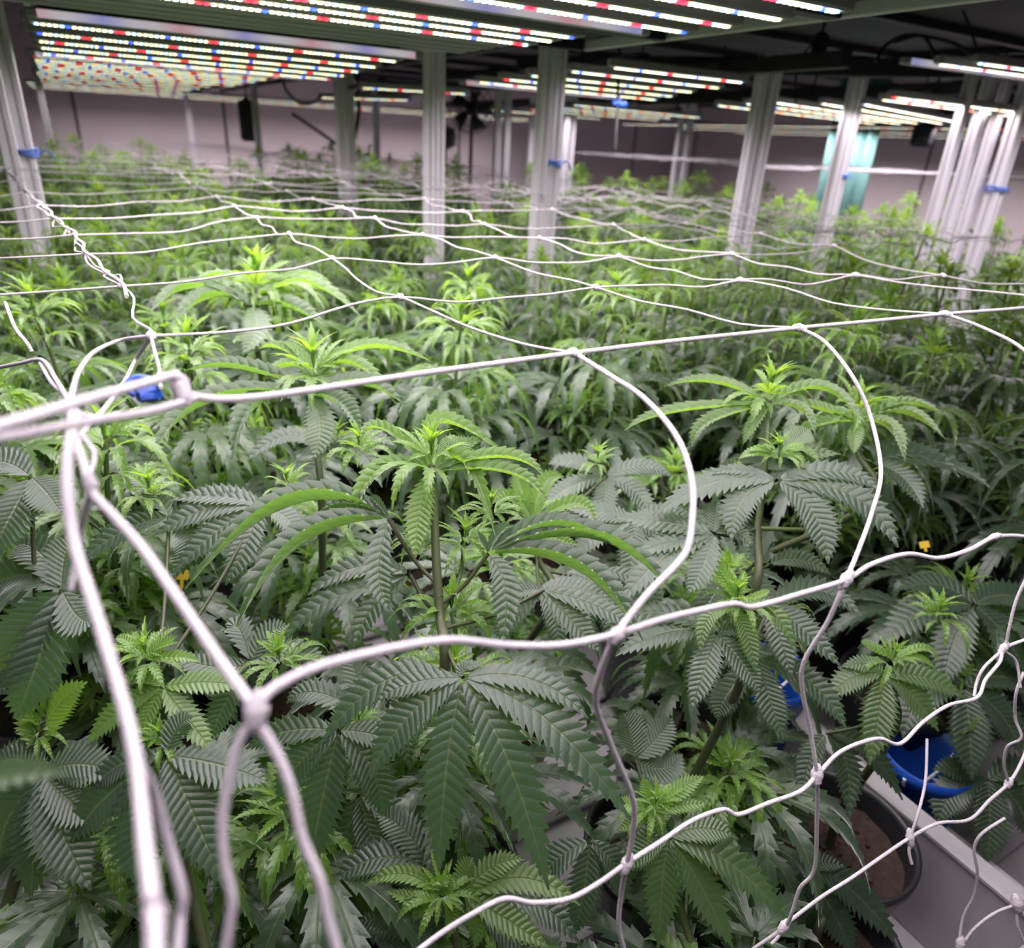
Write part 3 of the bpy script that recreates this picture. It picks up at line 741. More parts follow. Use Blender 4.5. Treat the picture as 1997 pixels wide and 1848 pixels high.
net, off = make_net('trellis_net', 'white string trellis net stretched over the nearest canopy and sagging off its front edge', range(0, 6), range(0, 31), gp, True)
cnt = 0
for j in range(0, 12):
    for i in range(0, 6):
        if cnt >= 58 or (i, j) == (0, 0): continue
        p = gp(i, j) - off; mb = MB(); d = gp(i, j + 1) - gp(i, j); blob(mb, p, d, .0032, .0058); mb.build('knot', STRING, net); cnt += 1
# taut cord along the front edge
A1d = {x: depth_of(pz(x, y, -.12)) for x, y in ((1120, 688), (1310, 665), (1559, 639), (1700, 626), (1844, 612), (1997, 600), (350, 760))}
mb = MB()
pxline(mb, [(-60, 848, .17), (60, 812, .19), (180, 776, .22), (300, 742, .26), (335, 733, .275), (360, 742, .28), (378, 772, .285), (470, 777, .30), (620, 758, .33), (800, 731, .37), (960, 709, .41),
            (1120, 688, A1d[1120]), (1310, 665, A1d[1310]), (1559, 639, A1d[1559]), (1700, 626, A1d[1700]), (1844, 612, A1d[1844]), (1997, 600, A1d[1997]), (2200, 580, A1d[1997] * 1.15)], .0016, off)
pxline(mb, [(-60, 862, .17), (60, 842, .19), (180, 820, .22), (290, 802, .26), (380, 776, .285)], .0015, off)
mb.build('border_cord', STRING, net)
def knot(x, y, d, ra, rl, dx, dy):
    mb = MB(); ax = pd(x + dx, y + dy, d) - pd(x, y, d); blob(mb, pd(x, y, d) - off, ax, ra, rl, ns=12, nr=9); mb.build('knot', STRING, net)
knot(352, 757, .28, .0036, .0075, 8, 20)
# the part that hangs loose in front of the canopy
S = []
D1 = A1d[1120]; D2 = A1d[1559]; D0 = depth_of(pz(295, 655, -.12))
S.append(([(500, 1385, .20), (512, 1362, .2), (540, 1338, .205), (620, 1300, .215), (760, 1265, .235), (880, 1248, .25), (990, 1258, .27), (1100, 1257, .285), (1205, 1235, .30), (1290, 1208, .32), (1360, 1191, .34), (1430, 1177, .355), (1470, 1183, .365),
           (1560, 1158, .39), (1650, 1130, .42), (1700, 1100, .43), (1770, 1080, .45), (1830, 1088, .465), (1890, 1072, .48), (1940, 1047, .50), (1997, 1046, .52), (2060, 1060, .54)], .0015))
S.append(([(1120, 688, D1), (1190, 732, D1 * .95), (1255, 775, D1 * .90), (1318, 848, .37), (1348, 930, .35), (1350, 1010, .335), (1335, 1080, .325), (1270, 1150, .31), (1225, 1205, .303), (1205, 1235, .30),
           (1175, 1300, .315), (1162, 1370, .335), (1195, 1460, .36), (1235, 1560, .38), (1233, 1630, .395), (1222, 1685, .405), (1212, 1740, .42), (1207, 1805, .43), (1222, 1870, .44)], .0015))
S.append(([(1559, 639, D2), (1610, 668, D2 * .97), (1665, 738, D2 * .93), (1700, 820, .51), (1718, 920, .49), (1700, 1000, .465), (1675, 1070, .44), (1650, 1130, .42), (1615, 1210, .43), (1568, 1290, .445), (1565, 1345, .455), (1580, 1425, .47),
           (1593, 1510, .48), (1593, 1600, .50), (1588, 1695, .52), (1560, 1732, .53), (1545, 1778, .54), (1528, 1808, .55), (1470, 1850, .56), (1420, 1890, .57)], .0014))
D3 = A1d[1844]
S.append(([(1844, 612, D3), (1920, 640, D3 * .97), (1997, 682, D3 * .92), (2060, 760, D3 * .88)], .0014))
S.append(([(800, 1865, .36), (860, 1820, .37), (925, 1780, .375), (985, 1752, .38), (1040, 1760, .385), (1110, 1752, .39), (1170, 1720, .40), (1222, 1683, .405), (1290, 1640, .42), (1350, 1600, .435), (1410, 1578, .445), (1440, 1588, .45),
           (1500, 1565, .46), (1560, 1543, .47), (1593, 1512, .48), (1640, 1465, .49), (1710, 1440, .505), (1755, 1450, .515), (1800, 1408, .53), (1850, 1375, .54), (1905, 1360, .55), (1922, 1325, .56), (1950, 1290, .57), (1958, 1265, .575), (1997, 1248, .58), (2050, 1230, .59)], .0014))
S.append(([(1528, 1805, .55), (1600, 1750, .56), (1660, 1712, .57), (1720, 1670, .585), (1775, 1633, .60), (1830, 1605, .61), (1890, 1598, .62), (1930, 1560, .63), (1967, 1527, .64), (1990, 1490, .65), (2010, 1440, .66)], .0014))
S.append(([(1775, 1633, .60), (1792, 1580, .60), (1805, 1520, .61), (1808, 1440, .62)], .0012))
S.append(([(1775, 1640, .60), (1773, 1662, .60), (1778, 1684, .60)], .0013))
S.append(([(1529, 1810, .55), (1518, 1826, .55), (1505, 1840, .55)], .0013))
S.append(([(2010, 1110, .56), (1982, 1170, .565), (1968, 1225, .57), (1958, 1262, .575), (1920, 1300, .57), (1905, 1330, .57), (1900, 1358, .565)], .0012))
S.append(([(1997, 1310, .60), (1982, 1350, .60), (1980, 1400, .61), (1992, 1438, .61), (1965, 1455, .62), (1958, 1490, .63), (1967, 1525, .64)], .0012))
S.append(([(1958, 1268, .575), (1982, 1290, .58), (1990, 1340, .58)], .0011))
S.append(([(1960, 1595, .62), (1915, 1625, .62), (1900, 1655, .625), (1906, 1700, .63), (1900, 1745, .64), (1878, 1790, .65), (1873, 1842, .65), (1900, 1810, .65), (1940, 1780, .65), (1985, 1762, .65)], .0013))
S.append(([(1985, 1760, .65), (1984, 1800, .65), (1997, 1835, .65)], .0013))
# messy corner at the left
S.append(([(295, 655, D0), (235, 663, .50), (185, 685, .44), (155, 722, .38), (142, 760, .33), (138, 790, .30)], .0013))
S.append(([(295, 655, D0), (265, 700, .50), (242, 745, .44), (205, 795, .38), (172, 830, .34), (150, 862, .30)], .0013))
S.append(([(150, 812, .24), (135, 870, .225), (131, 950, .215), (145, 1060, .21), (182, 1180, .20), (222, 1310, .19), (255, 1430, .18), (272, 1540, .17), (284, 1660, .155), (298, 1770, .14), (306, 1900, .13)], .0017))
S.append(([(268, 1490, .178), (300, 1545, .19), (330, 1650, .195), (355, 1740, .195), (352, 1790, .195), (345, 1880, .19)], .0015))
S.append(([(135, 780, .28), (145, 850, .26), (165, 910, .25), (180, 960, .24), (220, 1005, .235), (270, 1060, .23), (335, 1150, .22), (420, 1275, .21), (490, 1372, .20)], .0016))
S.append(([(178, 960, .24), (160, 1020, .25), (150, 1080, .26), (138, 1150, .26)], .0012))
S.append(([(495, 1405, .2), (465, 1450, .2), (447, 1520, .2), (434, 1600, .2), (438, 1680, .2), (452, 1750, .2), (448, 1800, .2), (437, 1870, .2)], .0015))
S.append(([(503, 1408, .2), (540, 1470, .2), (568, 1540, .2), (590, 1635, .2), (625, 1720, .2), (640, 1790, .2), (662, 1870, .2)], .0015))
S.append(([(160, 850, .27), (183, 880, .265), (182, 905, .26), (172, 930, .25)], .0009))
S.append(([(10, 590, .55), (30, 640, .53), (52, 668, .52), (62, 686, .52)], .0014))
S.append(([(0, 716, .50), (40, 708, .48), (82, 702, .46), (108, 738, .42), (134, 782, .33)], .0013))
S.append(([(78, 708, .46), (100, 745, .42), (130, 775, .36), (146, 800, .30), (190, 815, .29), (230, 806, .30)], .0011))
for pts, r in S:
    mb = MB(); pxline(mb, pts, r, off); mb.build('hanging_strand', STRING, net)
for x, y, d, ra, rl, dx, dy in ((500, 1388, .2, .0034, .0062, -1, 8), (1203, 1238, .30, .0032, .0055, -5, 6), (1650, 1130, .42, .0036, .0068, -6, 9), (1940, 1046, .5, .0024, .005, 6, -2), (1222, 1685, .405, .0034, .0070, -4, 10),
                                (1593, 1512, .48, .0040, .0080, -1, 9), (1957, 1264, .575, .003, .0065, -4, 6), (1529, 1806, .55, .0036, .0070, -6, 8), (1775, 1634, .60, .0034, .0085, 1, 9), (1967, 1527, .64, .0034, .0058, -4, 6),
                                (1873, 1840, .65, .0040, .0075, -2, 9), (1984, 1762, .65, .0055, .009, 2, 9), (177, 947, .24, .0024, .0045, 1, 9), (303, 1790, .14, .0022, .0052, 1, 9), (1120, 688, D1, .0030, .0048, 9, 3), (1559, 639, D2, .0034, .0056, 9, 2)):
    knot(x, y, d, ra, rl, dx, dy)
# second twisted cord along the left border of the net
mb = MB()
P = [gp(0, j) for j in range(1, 26)]
bc = []
for k, p in enumerate(P[:-1]):
    for q in (0, .33, .66): bc.append(p + (P[k + 1] - p) * q + np.array([.0028 * math.sin(k * 3 + q * 6), .002 * math.cos(k * 2.2 + q * 7), .003]) - off)
tube(mb, spline(bc[2:], 3), .0015, 6); mb.build('border_cord', STRING, net)
G2 = {}
def gp_left(i, j):
    if i == 0: return gp(0, j)
    k = (i, j)
    if k not in G2: G2[k] = np.array([gp(0, j)[0] + .2 * i + rng.uniform(-.02, .02), vj(j) + .035 * i * 0 + rng.uniform(-.015, .015), H0 - .125 + .004 * i + rng.uniform(-.008, .008)])
    return G2[k]
make_net('trellis_net', 'white string net left of the twisted border cord, at the left edge', range(-5, 1), range(2, 27), gp_left, amp=.008)
G3 = {}
def gp_right(i, j):
    k = (i, j)
    if k not in G3: G3[k] = np.array([.88 + .155 * i + rng.uniform(-.03, .03), .34 + .17 * j + rng.uniform(-.03, .03), H0 - .150 + rng.uniform(-.02, .012)])
    return G3[k]
make_net('trellis_net', 'loose greyish net over the second rack, right of the central posts', range(0, 7), range(0, 30), gp_right, amp=.016, r=.0012)
G4 = {}
def gp_far(i, j):
    k = (i, j)
    if k not in G4:
        a = pd(1470, 323, 3.3); b = pd(2040, 348, 2.95); p = a + (b - a) * (i / 9)
        G4[k] = np.array([p[0] + .03 * j + rng.uniform(-.02, .02), p[1] + .17 * j + rng.uniform(-.02, .02), p[2] + rng.uniform(-.004, .004)])
    return G4[k]
n4, o4 = make_net('trellis_net', 'distant white net with a taut pale border line in front of the teal curtain', range(0, 10), range(0, 14), gp_far, amp=.012, r=.0012)
mb = MB(); tube(mb, [gp_far(0, 0) - o4, gp_far(9, 0) - o4], .004, 6); tube(mb, spline([gp_far(i, 0) - o4 + np.array([0, .01, -.006]) for i in range(10)], 3), .003, 6); mb.build('border_cord', STRING, n4)

# ---------------------------------------------------------------- plants modelled one by one at the front
def pt_leaf(c, k, lim=(-.06, .13)):
    """pixel + centre depth -> point; the leaf lies between facing us and lying flat"""
    base = pd(*c); dpt = c[2]
    def f(x, y, kk=k, drop=0.0):
        r = ray(x, y); z = base[2] - drop - H0
        dp = z / r[2] if r[2] < -1e-3 else dpt + .1
        return pd(x, y, dpt + max(lim[0], min(lim[1], kk * (dp - dpt))))
    return f
def px_fan(mb, c, tips, W=.026, teeth=15, cols=3, age=1., fold=.22, k=.45, upw=.75, camw=.45, small=True, tipage=None, puck=.028):
    """c (x,y,depth); tips: (via_x, via_y, tip_x, tip_y[, width factor[, age]])"""
    f = pt_leaf(c, k); base = pd(*c)
    for t in tips:
        wf = t[4] if len(t) > 4 else 1.; ag = t[5] if len(t) > 5 else age
        via = f(t[0], t[1]); tip = f(t[2], t[3], k * .9)
        tip = tip - np.array([0, 0, .0])
        hang = t[3] > c[1] + 20 and abs(t[2] - c[0]) < .5 * abs(t[3] - c[1])
        fo_, cw_, wm = (min(fold, .38), max(camw, .6), 1.) if hang else (fold, camw, 1. + .30 * max(0, fold - .5))
        leaflet(mb, base, via, tip, np.array([0, 0, upw]) + unit(CAM - via) * cw_, W * wf * wm, max(6, int(teeth * (.55 + .45 * wf))), cols, fo_, .08, puck, ag, tipage, 0)
HERO_XY = []
def px_tip(mb, x, y, d, size, seed, teeth=9, axis=(0, 0, 1), dense=1.2):
    shoot_tip(mb, pd(x, y, d), size, random.Random(seed), teeth, 2, axis, dense)
def hero(label, base, stem, leaves, tips, seed=1, fill=.30, r=.0042, shoots=(), fillL=.13, pot=True):
    """base (x,y); stem: list of (px,py,depth) from low to top; leaves: (centre, tips, opts, attach t)"""
    o = empty('cannabis_plant', (base[0], base[1], POT_Z), label, 'cannabis plant', 'cannabis plants in the front row'); off = np.array(o.location); HERO_XY.append(base)
    P = [np.array([base[0], base[1], SOIL_Z - .01]), np.array([base[0], base[1], SOIL_Z + .06])] + [pd(*s) for s in stem]
    SP = spline(P, 6) - off; n = len(SP); mb = MB(); tube(mb, SP, np.linspace(r * 1.25, r * .6, n), 9, np.linspace(1, .6, n).repeat(9), 0, False)
    for c, p in shoots:                                     # (from t, [(x,y,d)..])
        a = SP[int(c * (n - 1))] + off; q = spline([a] + [pd(*s) for s in p], 5) - off
        tube(mb, q, np.linspace(.0024, .0013, len(q)), 7, .35, 0, False)
    mb.build('main_stem', STEM, o)
    for lf in leaves:
        c, tp = lf[0], lf[1]; opt = lf[2] if len(lf) > 2 else {}; opt = dict(opt); at = opt.pop('at', None)
        mb = MB(); px_fan(mb, c, tp, **opt)
        if at is not None:
            e = pd(*c); a = SP[int(at * (n - 1))] + off
            tube(mb, spline([a, a + (e - a) * .5 + np.array([0, 0, -.006]), e], 5), [.0016] * 11, 7, .9, 1, False)
        for q in range(len(mb.v)): mb.v[q] = mb.v[q] - off
        mb.build('fan_leaf', [LEAF, STEM], o)
    for k, (x, y, d, size) in enumerate(tips):
        mb = MB(); px_tip(mb, x, y, d, size, seed * 10 + k)
        for q in range(len(mb.v)): mb.v[q] = mb.v[q] - off
        mb.build('shoot_tip', LEAF, o)
    if fill:
        st, fo, ti = gen_plant(seed * 7 + 3, fill, 10, 2, 6, fillL, 3)
        for b_, nm, mt in ((st, 'side_branch', STEM), (fo, 'lower_foliage', LEAF), (ti, 'shoot_tip', LEAF)):
            ob = b_.build(nm, mt, o); ob.location = (0.006, 0.0, SOIL_Z - POT_Z - .01)
            if nm == 'lower_foliage': ob['kind'] = 'stuff'
    if pot: add_pot(o)
    return o

hero('tall cannabis plant at the centre with arching sawtooth leaves and a broad hanging fan leaf', (-.02, -.13),
  [(868, 1320, .53), (858, 1200, .54), (850, 1080, .545), (846, 960, .55), (842, 905, .55)],
  [((758, 1012, .535), [(570, 985, 361, 1150, .9), (590, 1062, 463, 1222, .95), (738, 1110, 758, 1187, .8), (690, 992, 620, 1000, .5), (735, 985, 721, 968, .35)], dict(at=.60, k=.28, fold=1.9, age=1., camw=.0)),
   ((952, 1079, .535), [(1080, 1030, 1205, 1070, .75), (1160, 1052, 1312, 1163, .85), (1125, 1112, 1252, 1250, .9), (985, 1150, 978, 1262, .85), (975, 1045, 1003, 1030, .5), (940, 1060, 930, 1035, .3)], dict(at=.55, k=.28, fold=1.8, age=1., camw=.0)),
   ((840, 922, .55), [(745, 838, 702, 870, .6), (742, 922, 679, 1031, .85), (818, 1000, 810, 1087, .95), (905, 905, 966, 1045, .8), (980, 893, 1063, 933, .7), (985, 922, 1064, 975, .7), (860, 826, 996, 895, .8), (770, 905, 715, 912, .5)],
    dict(W=.022, fold=1.3, age=.38, tipage=.6, k=.25, teeth=16, camw=.2)),
   ((859, 914, .56), [(888, 880, 922, 856, 1.), (870, 880, 868, 850, .7), (800, 868, 770, 850, .5), (910, 866, 950, 855, .5)], dict(W=.018, age=.6, k=.1, camw=1.2)),
   ((903, 1321, .50), [(800, 1392, 721, 1514, 1.0), (872, 1490, 856, 1700, 1.12), (990, 1480, 1070, 1735, 1.15), (1065, 1402, 1231, 1601, 1.08), (1040, 1325, 1147, 1400, .7), (810, 1330, 735, 1365, .6), (905, 1300, 945, 1295, .3)],
    dict(W=.0275, teeth=17, k=.22, camw=.8, at=.44, fold=.12)),
   ((868, 1318, .515), [(745, 1330, 626, 1450, 1.)], dict(W=.024, k=.2, camw=.8)),
   ((800, 1120, .56), [(700, 1105, 600, 1160, .8), (650, 1165, 560, 1240, .8), (730, 1180, 690, 1260, .7)], dict(at=.5, k=.3)),
   ((1060, 1150, .60), [(1120, 1215, 1170, 1270, .9), (1160, 1180, 1230, 1220, .8), (1000, 1200, 975, 1245, .8), (1020, 1150, 985, 1155, .6)], dict(at=.45, k=.3))],
  [(842, 890, .55, .075), (908, 1050, .57, .055), (812, 1048, .56, .035), (880, 1188, .555, .07), (958, 990, .6, .05)], 1,
  shoots=[(.46, [(890, 1250, .555), (880, 1195, .555)]), (.5, [(895, 1130, .57), (905, 1060, .57)])])

hero('low cannabis plant at the bottom centre with a bright yellow-green starburst tip', (-.06, -.33),
  [(880, 1800, .54), (870, 1760, .54)],
  [((905, 1743, .53), [(960, 1690, 1022, 1675, .8), (1020, 1712, 1131, 1764, 1.), (905, 1700, 922, 1672, .7), (985, 1790, 1071, 1847, 1.), (930, 1790, 925, 1850, .7)], dict(W=.020, age=.6, k=.2, camw=1., at=.9)),
   ((861, 1749, .525), [(790, 1704, 712, 1726, .8), (806, 1750, 754, 1736, .7), (825, 1765, 807, 1796, .7), (868, 1720, 870, 1694, .6), (880, 1785, 872, 1830, .7)], dict(W=.016, age=.2, tipage=.45, k=.15, camw=1.1, fold=.35)),
   ((838, 1690, .54), [(740, 1672, 649, 1720, 1.), (790, 1620, 733, 1584, 1.), (850, 1640, 855, 1600, .8)], dict(W=.024, k=.3, camw=.7, at=.8)),
   ((845, 1826, .54), [(770, 1795, 698, 1798, 1.), (800, 1850, 740, 1880, 1.)], dict(W=.024, k=.3, camw=.7, at=.7)),
   ((940, 1785, .56), [(1040, 1760, 1130, 1840, 1.), (1000, 1830, 1060, 1900, 1.), (940, 1850, 930, 1920, 1)], dict(W=.026, k=.3, camw=.7, at=.6))],
  [(862, 1742, .52, .05)], 2, fill=.14)

hero('cannabis plant left of the central one with arched leaves crossed by the taut cord', (-.05, .17),
  [(628, 1000, .75), (614, 850, .75), (608, 740, .75)],
  [((608, 771, .73), [(410, 785, 293, 896, .9), (505, 790, 453, 898, 1.), (625, 830, 611, 896, 1.), (662, 792, 706, 850, .9), (480, 722, 365, 722, .8), (700, 750, 790, 790, .8), (560, 740, 520, 735, .4)], dict(W=.030, k=.3, fold=1.3, at=.92, age=.9, camw=.1)),
   ((612, 735, .75), [(555, 685, 505, 680, .7), (716, 680, 842, 706, .85), (690, 712, 773, 790, .8), (580, 690, 545, 668, .6), (560, 715, 510, 750, .7), (650, 765, 668, 800, .7)], dict(W=.025, k=.25, age=.4, tipage=.6, fold=1.2, camw=.1)),
   ((640, 880, .80), [(560, 850, 480, 900, .9), (700, 880, 745, 950, .9), (600, 930, 560, 990, .9), (710, 850, 770, 870, .8)], dict(W=.028, k=.4, at=.8))],
  [(612, 718, .745, .10), (660, 850, .8, .05)], 3)
hero('cannabis plant upper left of centre whose yellow-green crown stands under the second net row', (-.02, .50),
  [(505, 700, 1.01), (500, 600, 1.0), (500, 560, 1.0)],
  [((487, 597, .97), [(375, 562, 290, 615, .8), (408, 582, 328, 643, .9), (500, 640, 473, 690, 1.), (560, 600, 640, 640, .9), (440, 560, 380, 548, .6)], dict(W=.036, k=.3, fold=1.2, camw=.15, age=.8, at=.9, teeth=13)),
   ((505, 575, 1.0), [(600, 555, 706, 620, .9), (560, 590, 615, 660, .9), (430, 540, 360, 570, .7), (580, 540, 650, 555, .7), (540, 600, 560, 640, .7)], dict(W=.030, k=.3, fold=1.2, camw=.1, age=.45, tipage=.65, teeth=12)),
   ((530, 680, 1.0), [(560, 730, 580, 790, 1.), (440, 690, 390, 750, .9), (600, 690, 660, 740, .9)], dict(W=.034, k=.4, at=.7, teeth=12))],
  [(502, 552, 1.0, .13)], 4)
hero('cannabis plant right of centre whose upright crown is ringed by the drooping net loop', (.335, -.10),
  [(1462, 1180, .66), (1478, 1030, .68), (1492, 900, .70), (1498, 790, .72)],
  [((1500, 790, .71), [(1320, 804, 1220, 839, .8), (1389, 824, 1350, 869, .9), (1395, 748, 1295, 754, .8), (1600, 760, 1690, 830, .9), (1560, 800, 1590, 850, .7), (1470, 830, 1450, 865, .7)], dict(W=.021, k=.3, fold=1.2, camw=.15, age=.55, tipage=.75)),
   ((1515, 936, .65), [(1447, 975, 1427, 1055, 1.), (1587, 1000, 1615, 1099, 1.15), (1662, 965, 1751, 1067, 1.1), (1400, 938, 1274, 1005, .95), (1631, 918, 1715, 956, .8), (1440, 915, 1390, 925, .4)], dict(W=.028, k=.25, camw=.6, at=.78, fold=.15)),
   ((1531, 880, .68), [(1552, 858, 1579, 836, 1.1), (1560, 880, 1640, 885, .8), (1580, 895, 1600, 920, .6)], dict(W=.024, k=.1, camw=1.2, age=.8)),
   ((1520, 895, .67), [(1560, 872, 1600, 905, .6), (1550, 885, 1570, 925, .5), (1480, 880, 1440, 895, .6)], dict(W=.020, k=.2, age=.3, tipage=.5)),
   ((1392, 1039, .64), [(1295, 1018, 1200, 1007, .9), (1290, 1090, 1208, 1179, 1.), (1372, 1100, 1342, 1157, .9), (1430, 1035, 1467, 1063, .7), (1395, 1005, 1400, 975, .7), (1320, 1050, 1225, 1085, .9)], dict(W=.026, k=.35, at=.6)),
   ((1420, 1120, .68), [(1380, 1180, 1350, 1260, .9), (1480, 1140, 1500, 1200, .9)], dict(W=.026, k=.3, at=.5)),
   ((1500, 1100, .70), [(1485, 1065, 1506, 1030, 1.), (1560, 1090, 1620, 1120, .8)], dict(W=.026, k=.2, camw=1., at=.5))],
  [(1499, 765, .72, .085), (1518, 880, .67, .045), (1435, 930, .72, .04), (1640, 985, .66, .05)], 5,
  shoots=[(.62, [(1600, 1030, .66), (1638, 995, .66)])], fill=.28)
hero('cannabis plant at the right inside the second drooping net loop, crown crossed by the string', (.47, .12),
  [(1668, 1000, .84), (1672, 880, .83), (1674, 820, .83)],
  [((1675, 822, .80), [(1758, 806, 1843, 856, .9), (1731, 836, 1765, 900, .9), (1668, 850, 1665, 885, .7), (1600, 800, 1555, 790, .8), (1600, 830, 1550, 860, .8), (1760, 790, 1840, 810, .8)], dict(W=.024, k=.3, fold=1.2, camw=.15, age=.5, tipage=.7)),
   ((1700, 900, .82), [(1790, 880, 1870, 930, .9), (1760, 930, 1800, 990, .9), (1830, 900, 1930, 950, .8)], dict(W=.03, k=.4, at=.8))],
  [(1672, 790, .83, .09), (1760, 930, .85, .05)], 6)
hero('cannabis plant with a fingered lime-green tip below the long net strand, right of centre', (.215, -.21),
  [(1440, 1340, .63), (1438, 1250, .625), (1436, 1190, .62)],
  [((1431, 1188, .615), [(1382, 1205, 1366, 1275, .9), (1456, 1235, 1475, 1315, 1.), (1505, 1192, 1553, 1279, .9), (1480, 1175, 1520, 1185, .5)], dict(W=.019, k=.2, age=.5, tipage=.85, fold=.35)),
   ((1396, 1233, .62), [(1375, 1300, 1348, 1383, 1.), (1445, 1290, 1483, 1351, 1.), (1300, 1232, 1200, 1279, 1.), (1290, 1195, 1180, 1215, .8), (1440, 1230, 1480, 1240, .6)], dict(W=.025, k=.35, at=.75)),
   ((1440, 1172, .62), [(1395, 1122, 1366, 1140, .6), (1412, 1112, 1378, 1108, .6), (1450, 1130, 1445, 1112, .5), (1480, 1160, 1500, 1150, .5), (1412, 1130, 1400, 1095, .6)], dict(W=.014, k=.1, age=.1, tipage=.3, camw=1., fold=.4)),
   ((1500, 1180, .66), [(1590, 1150, 1680, 1200, 1.), (1560, 1220, 1640, 1300, 1.), (1520, 1240, 1545, 1320, .9)], dict(W=.028, k=.4, at=.6)),
   ((1480, 1285, .66), [(1500, 1360, 1530, 1440, 1.), (1420, 1350, 1400, 1400, .9), (1580, 1330, 1650, 1420, 1.)], dict(W=.028, k=.35, at=.5))],
  [(1437, 1165, .62, .055), (1540, 1180, .70, .04)], 7, fill=.16)
hero('cannabis plant at the lower right with a hanging star-shaped fan leaf and wispy bright tip', (.40, -.285),
  [(1745, 1420, .70), (1735, 1340, .69), (1735, 1310, .69)],
  [((1723, 1315, .68), [(1665, 1320, 1611, 1367, .9), (1714, 1390, 1695, 1491, 1.1), (1775, 1350, 1830, 1425, 1.), (1800, 1320, 1880, 1360, .9), (1690, 1295, 1640, 1300, .6)], dict(W=.027, k=.2, camw=.8, at=.9, age=.8)),
   ((1745, 1285, .69), [(1800, 1262, 1830, 1290, .6), (1790, 1280, 1830, 1310, .5), (1700, 1260, 1680, 1250, .6)], dict(W=.016, age=.2, tipage=.5, k=.15)),
   ((1610, 1430, .72), [(1650, 1490, 1655, 1600, 1.), (1690, 1460, 1760, 1560, 1.), (1580, 1480, 1560, 1560, .9)], dict(W=.026, k=.3, at=.6))],
  [(1742, 1285, .69, .055), (1830, 1195, .74, .06)], 8, fill=0)
hero('bright-tipped cannabis plant just behind and right of the central plant', (.14, .05),
  [(1075, 1180, .72), (1050, 1090, .72), (1038, 1030, .72)],
  [((1042, 1022, .70), [(1000, 975, 955, 985, .8), (1120, 985, 1160, 1015, .8), (1075, 1050, 1130, 1062, .8), (1060, 950, 1100, 930, .9), (1015, 960, 1010, 925, .9)], dict(W=.024, k=.2, age=.35, tipage=.6, fold=1.)),
   ((1052, 1150, .66), [(1005, 1180, 990, 1240, .9), (1110, 1180, 1160, 1260, 1.), (1115, 1145, 1190, 1165, .9), (1080, 1200, 1090, 1265, .8)], dict(W=.026, k=.3, at=.8)),
   ((1235, 1015, .74), [(1170, 1040, 1110, 1095, .9), (1235, 1070, 1215, 1150, 1.), (1290, 1050, 1320, 1110, .9), (1180, 1000, 1100, 990, .9), (1300, 1000, 1360, 1020, .9)], dict(W=.028, k=.3, at=.95)),
   ((1180, 930, .80), [(1110, 950, 1060, 990, .9), (1180, 970, 1170, 1030, .9), (1240, 960, 1270, 1020, .9), (1250, 910, 1310, 930, .9), (1120, 900, 1070, 905, .8)], dict(W=.028, k=.35, at=.99)),
   ((1180, 1110, .70), [(1130, 1140, 1100, 1200, .9), (1190, 1170, 1185, 1250, 1.), (1250, 1140, 1285, 1200, .9)], dict(W=.027, k=.3, at=.7))],
  [(1038, 1008, .72, .07), (1165, 895, .80, .05)], 17, fill=.26)
hero('dark cannabis plant at the right edge beyond the tray wall, large shaded leaves', (.70, -.17),
  [(1885, 1500, .95), (1880, 1400, .93), (1875, 1330, .92)],
  [((1880, 1340, .88), [(1800, 1360, 1760, 1440, 1.), (1890, 1420, 1895, 1520, 1.1), (1950, 1390, 1990, 1470, 1.), (1800, 1310, 1720, 1330, .9), (1960, 1320, 2040, 1360, 1.)], dict(W=.040, k=.25, at=.95, camw=.7)),
   ((1925, 1520, .88), [(1860, 1540, 1830, 1610, 1.), (1930, 1590, 1925, 1680, 1.), (1980, 1560, 2010, 1640, 1.), (1990, 1500, 2060, 1520, .9), (1880, 1500, 1820, 1500, .8)], dict(W=.040, k=.25, at=.75, camw=.7)),
   ((1900, 1180, .90), [(1800, 1190, 1720, 1260, 1.), (1860, 1250, 1840, 1340, 1.), (1960, 1240, 2000, 1320, 1.), (1960, 1160, 2060, 1180, 1.), (1830, 1140, 1750, 1150, .8)], dict(W=.042, k=.3, at=.98)),
   ((1910, 1440, .86), [(1905, 1425, 1890, 1412, 1.3)], dict(W=.024, k=.1, age=.7, camw=1.2))],
  [(1870, 1310, .9, .05)], 16, fill=.20)
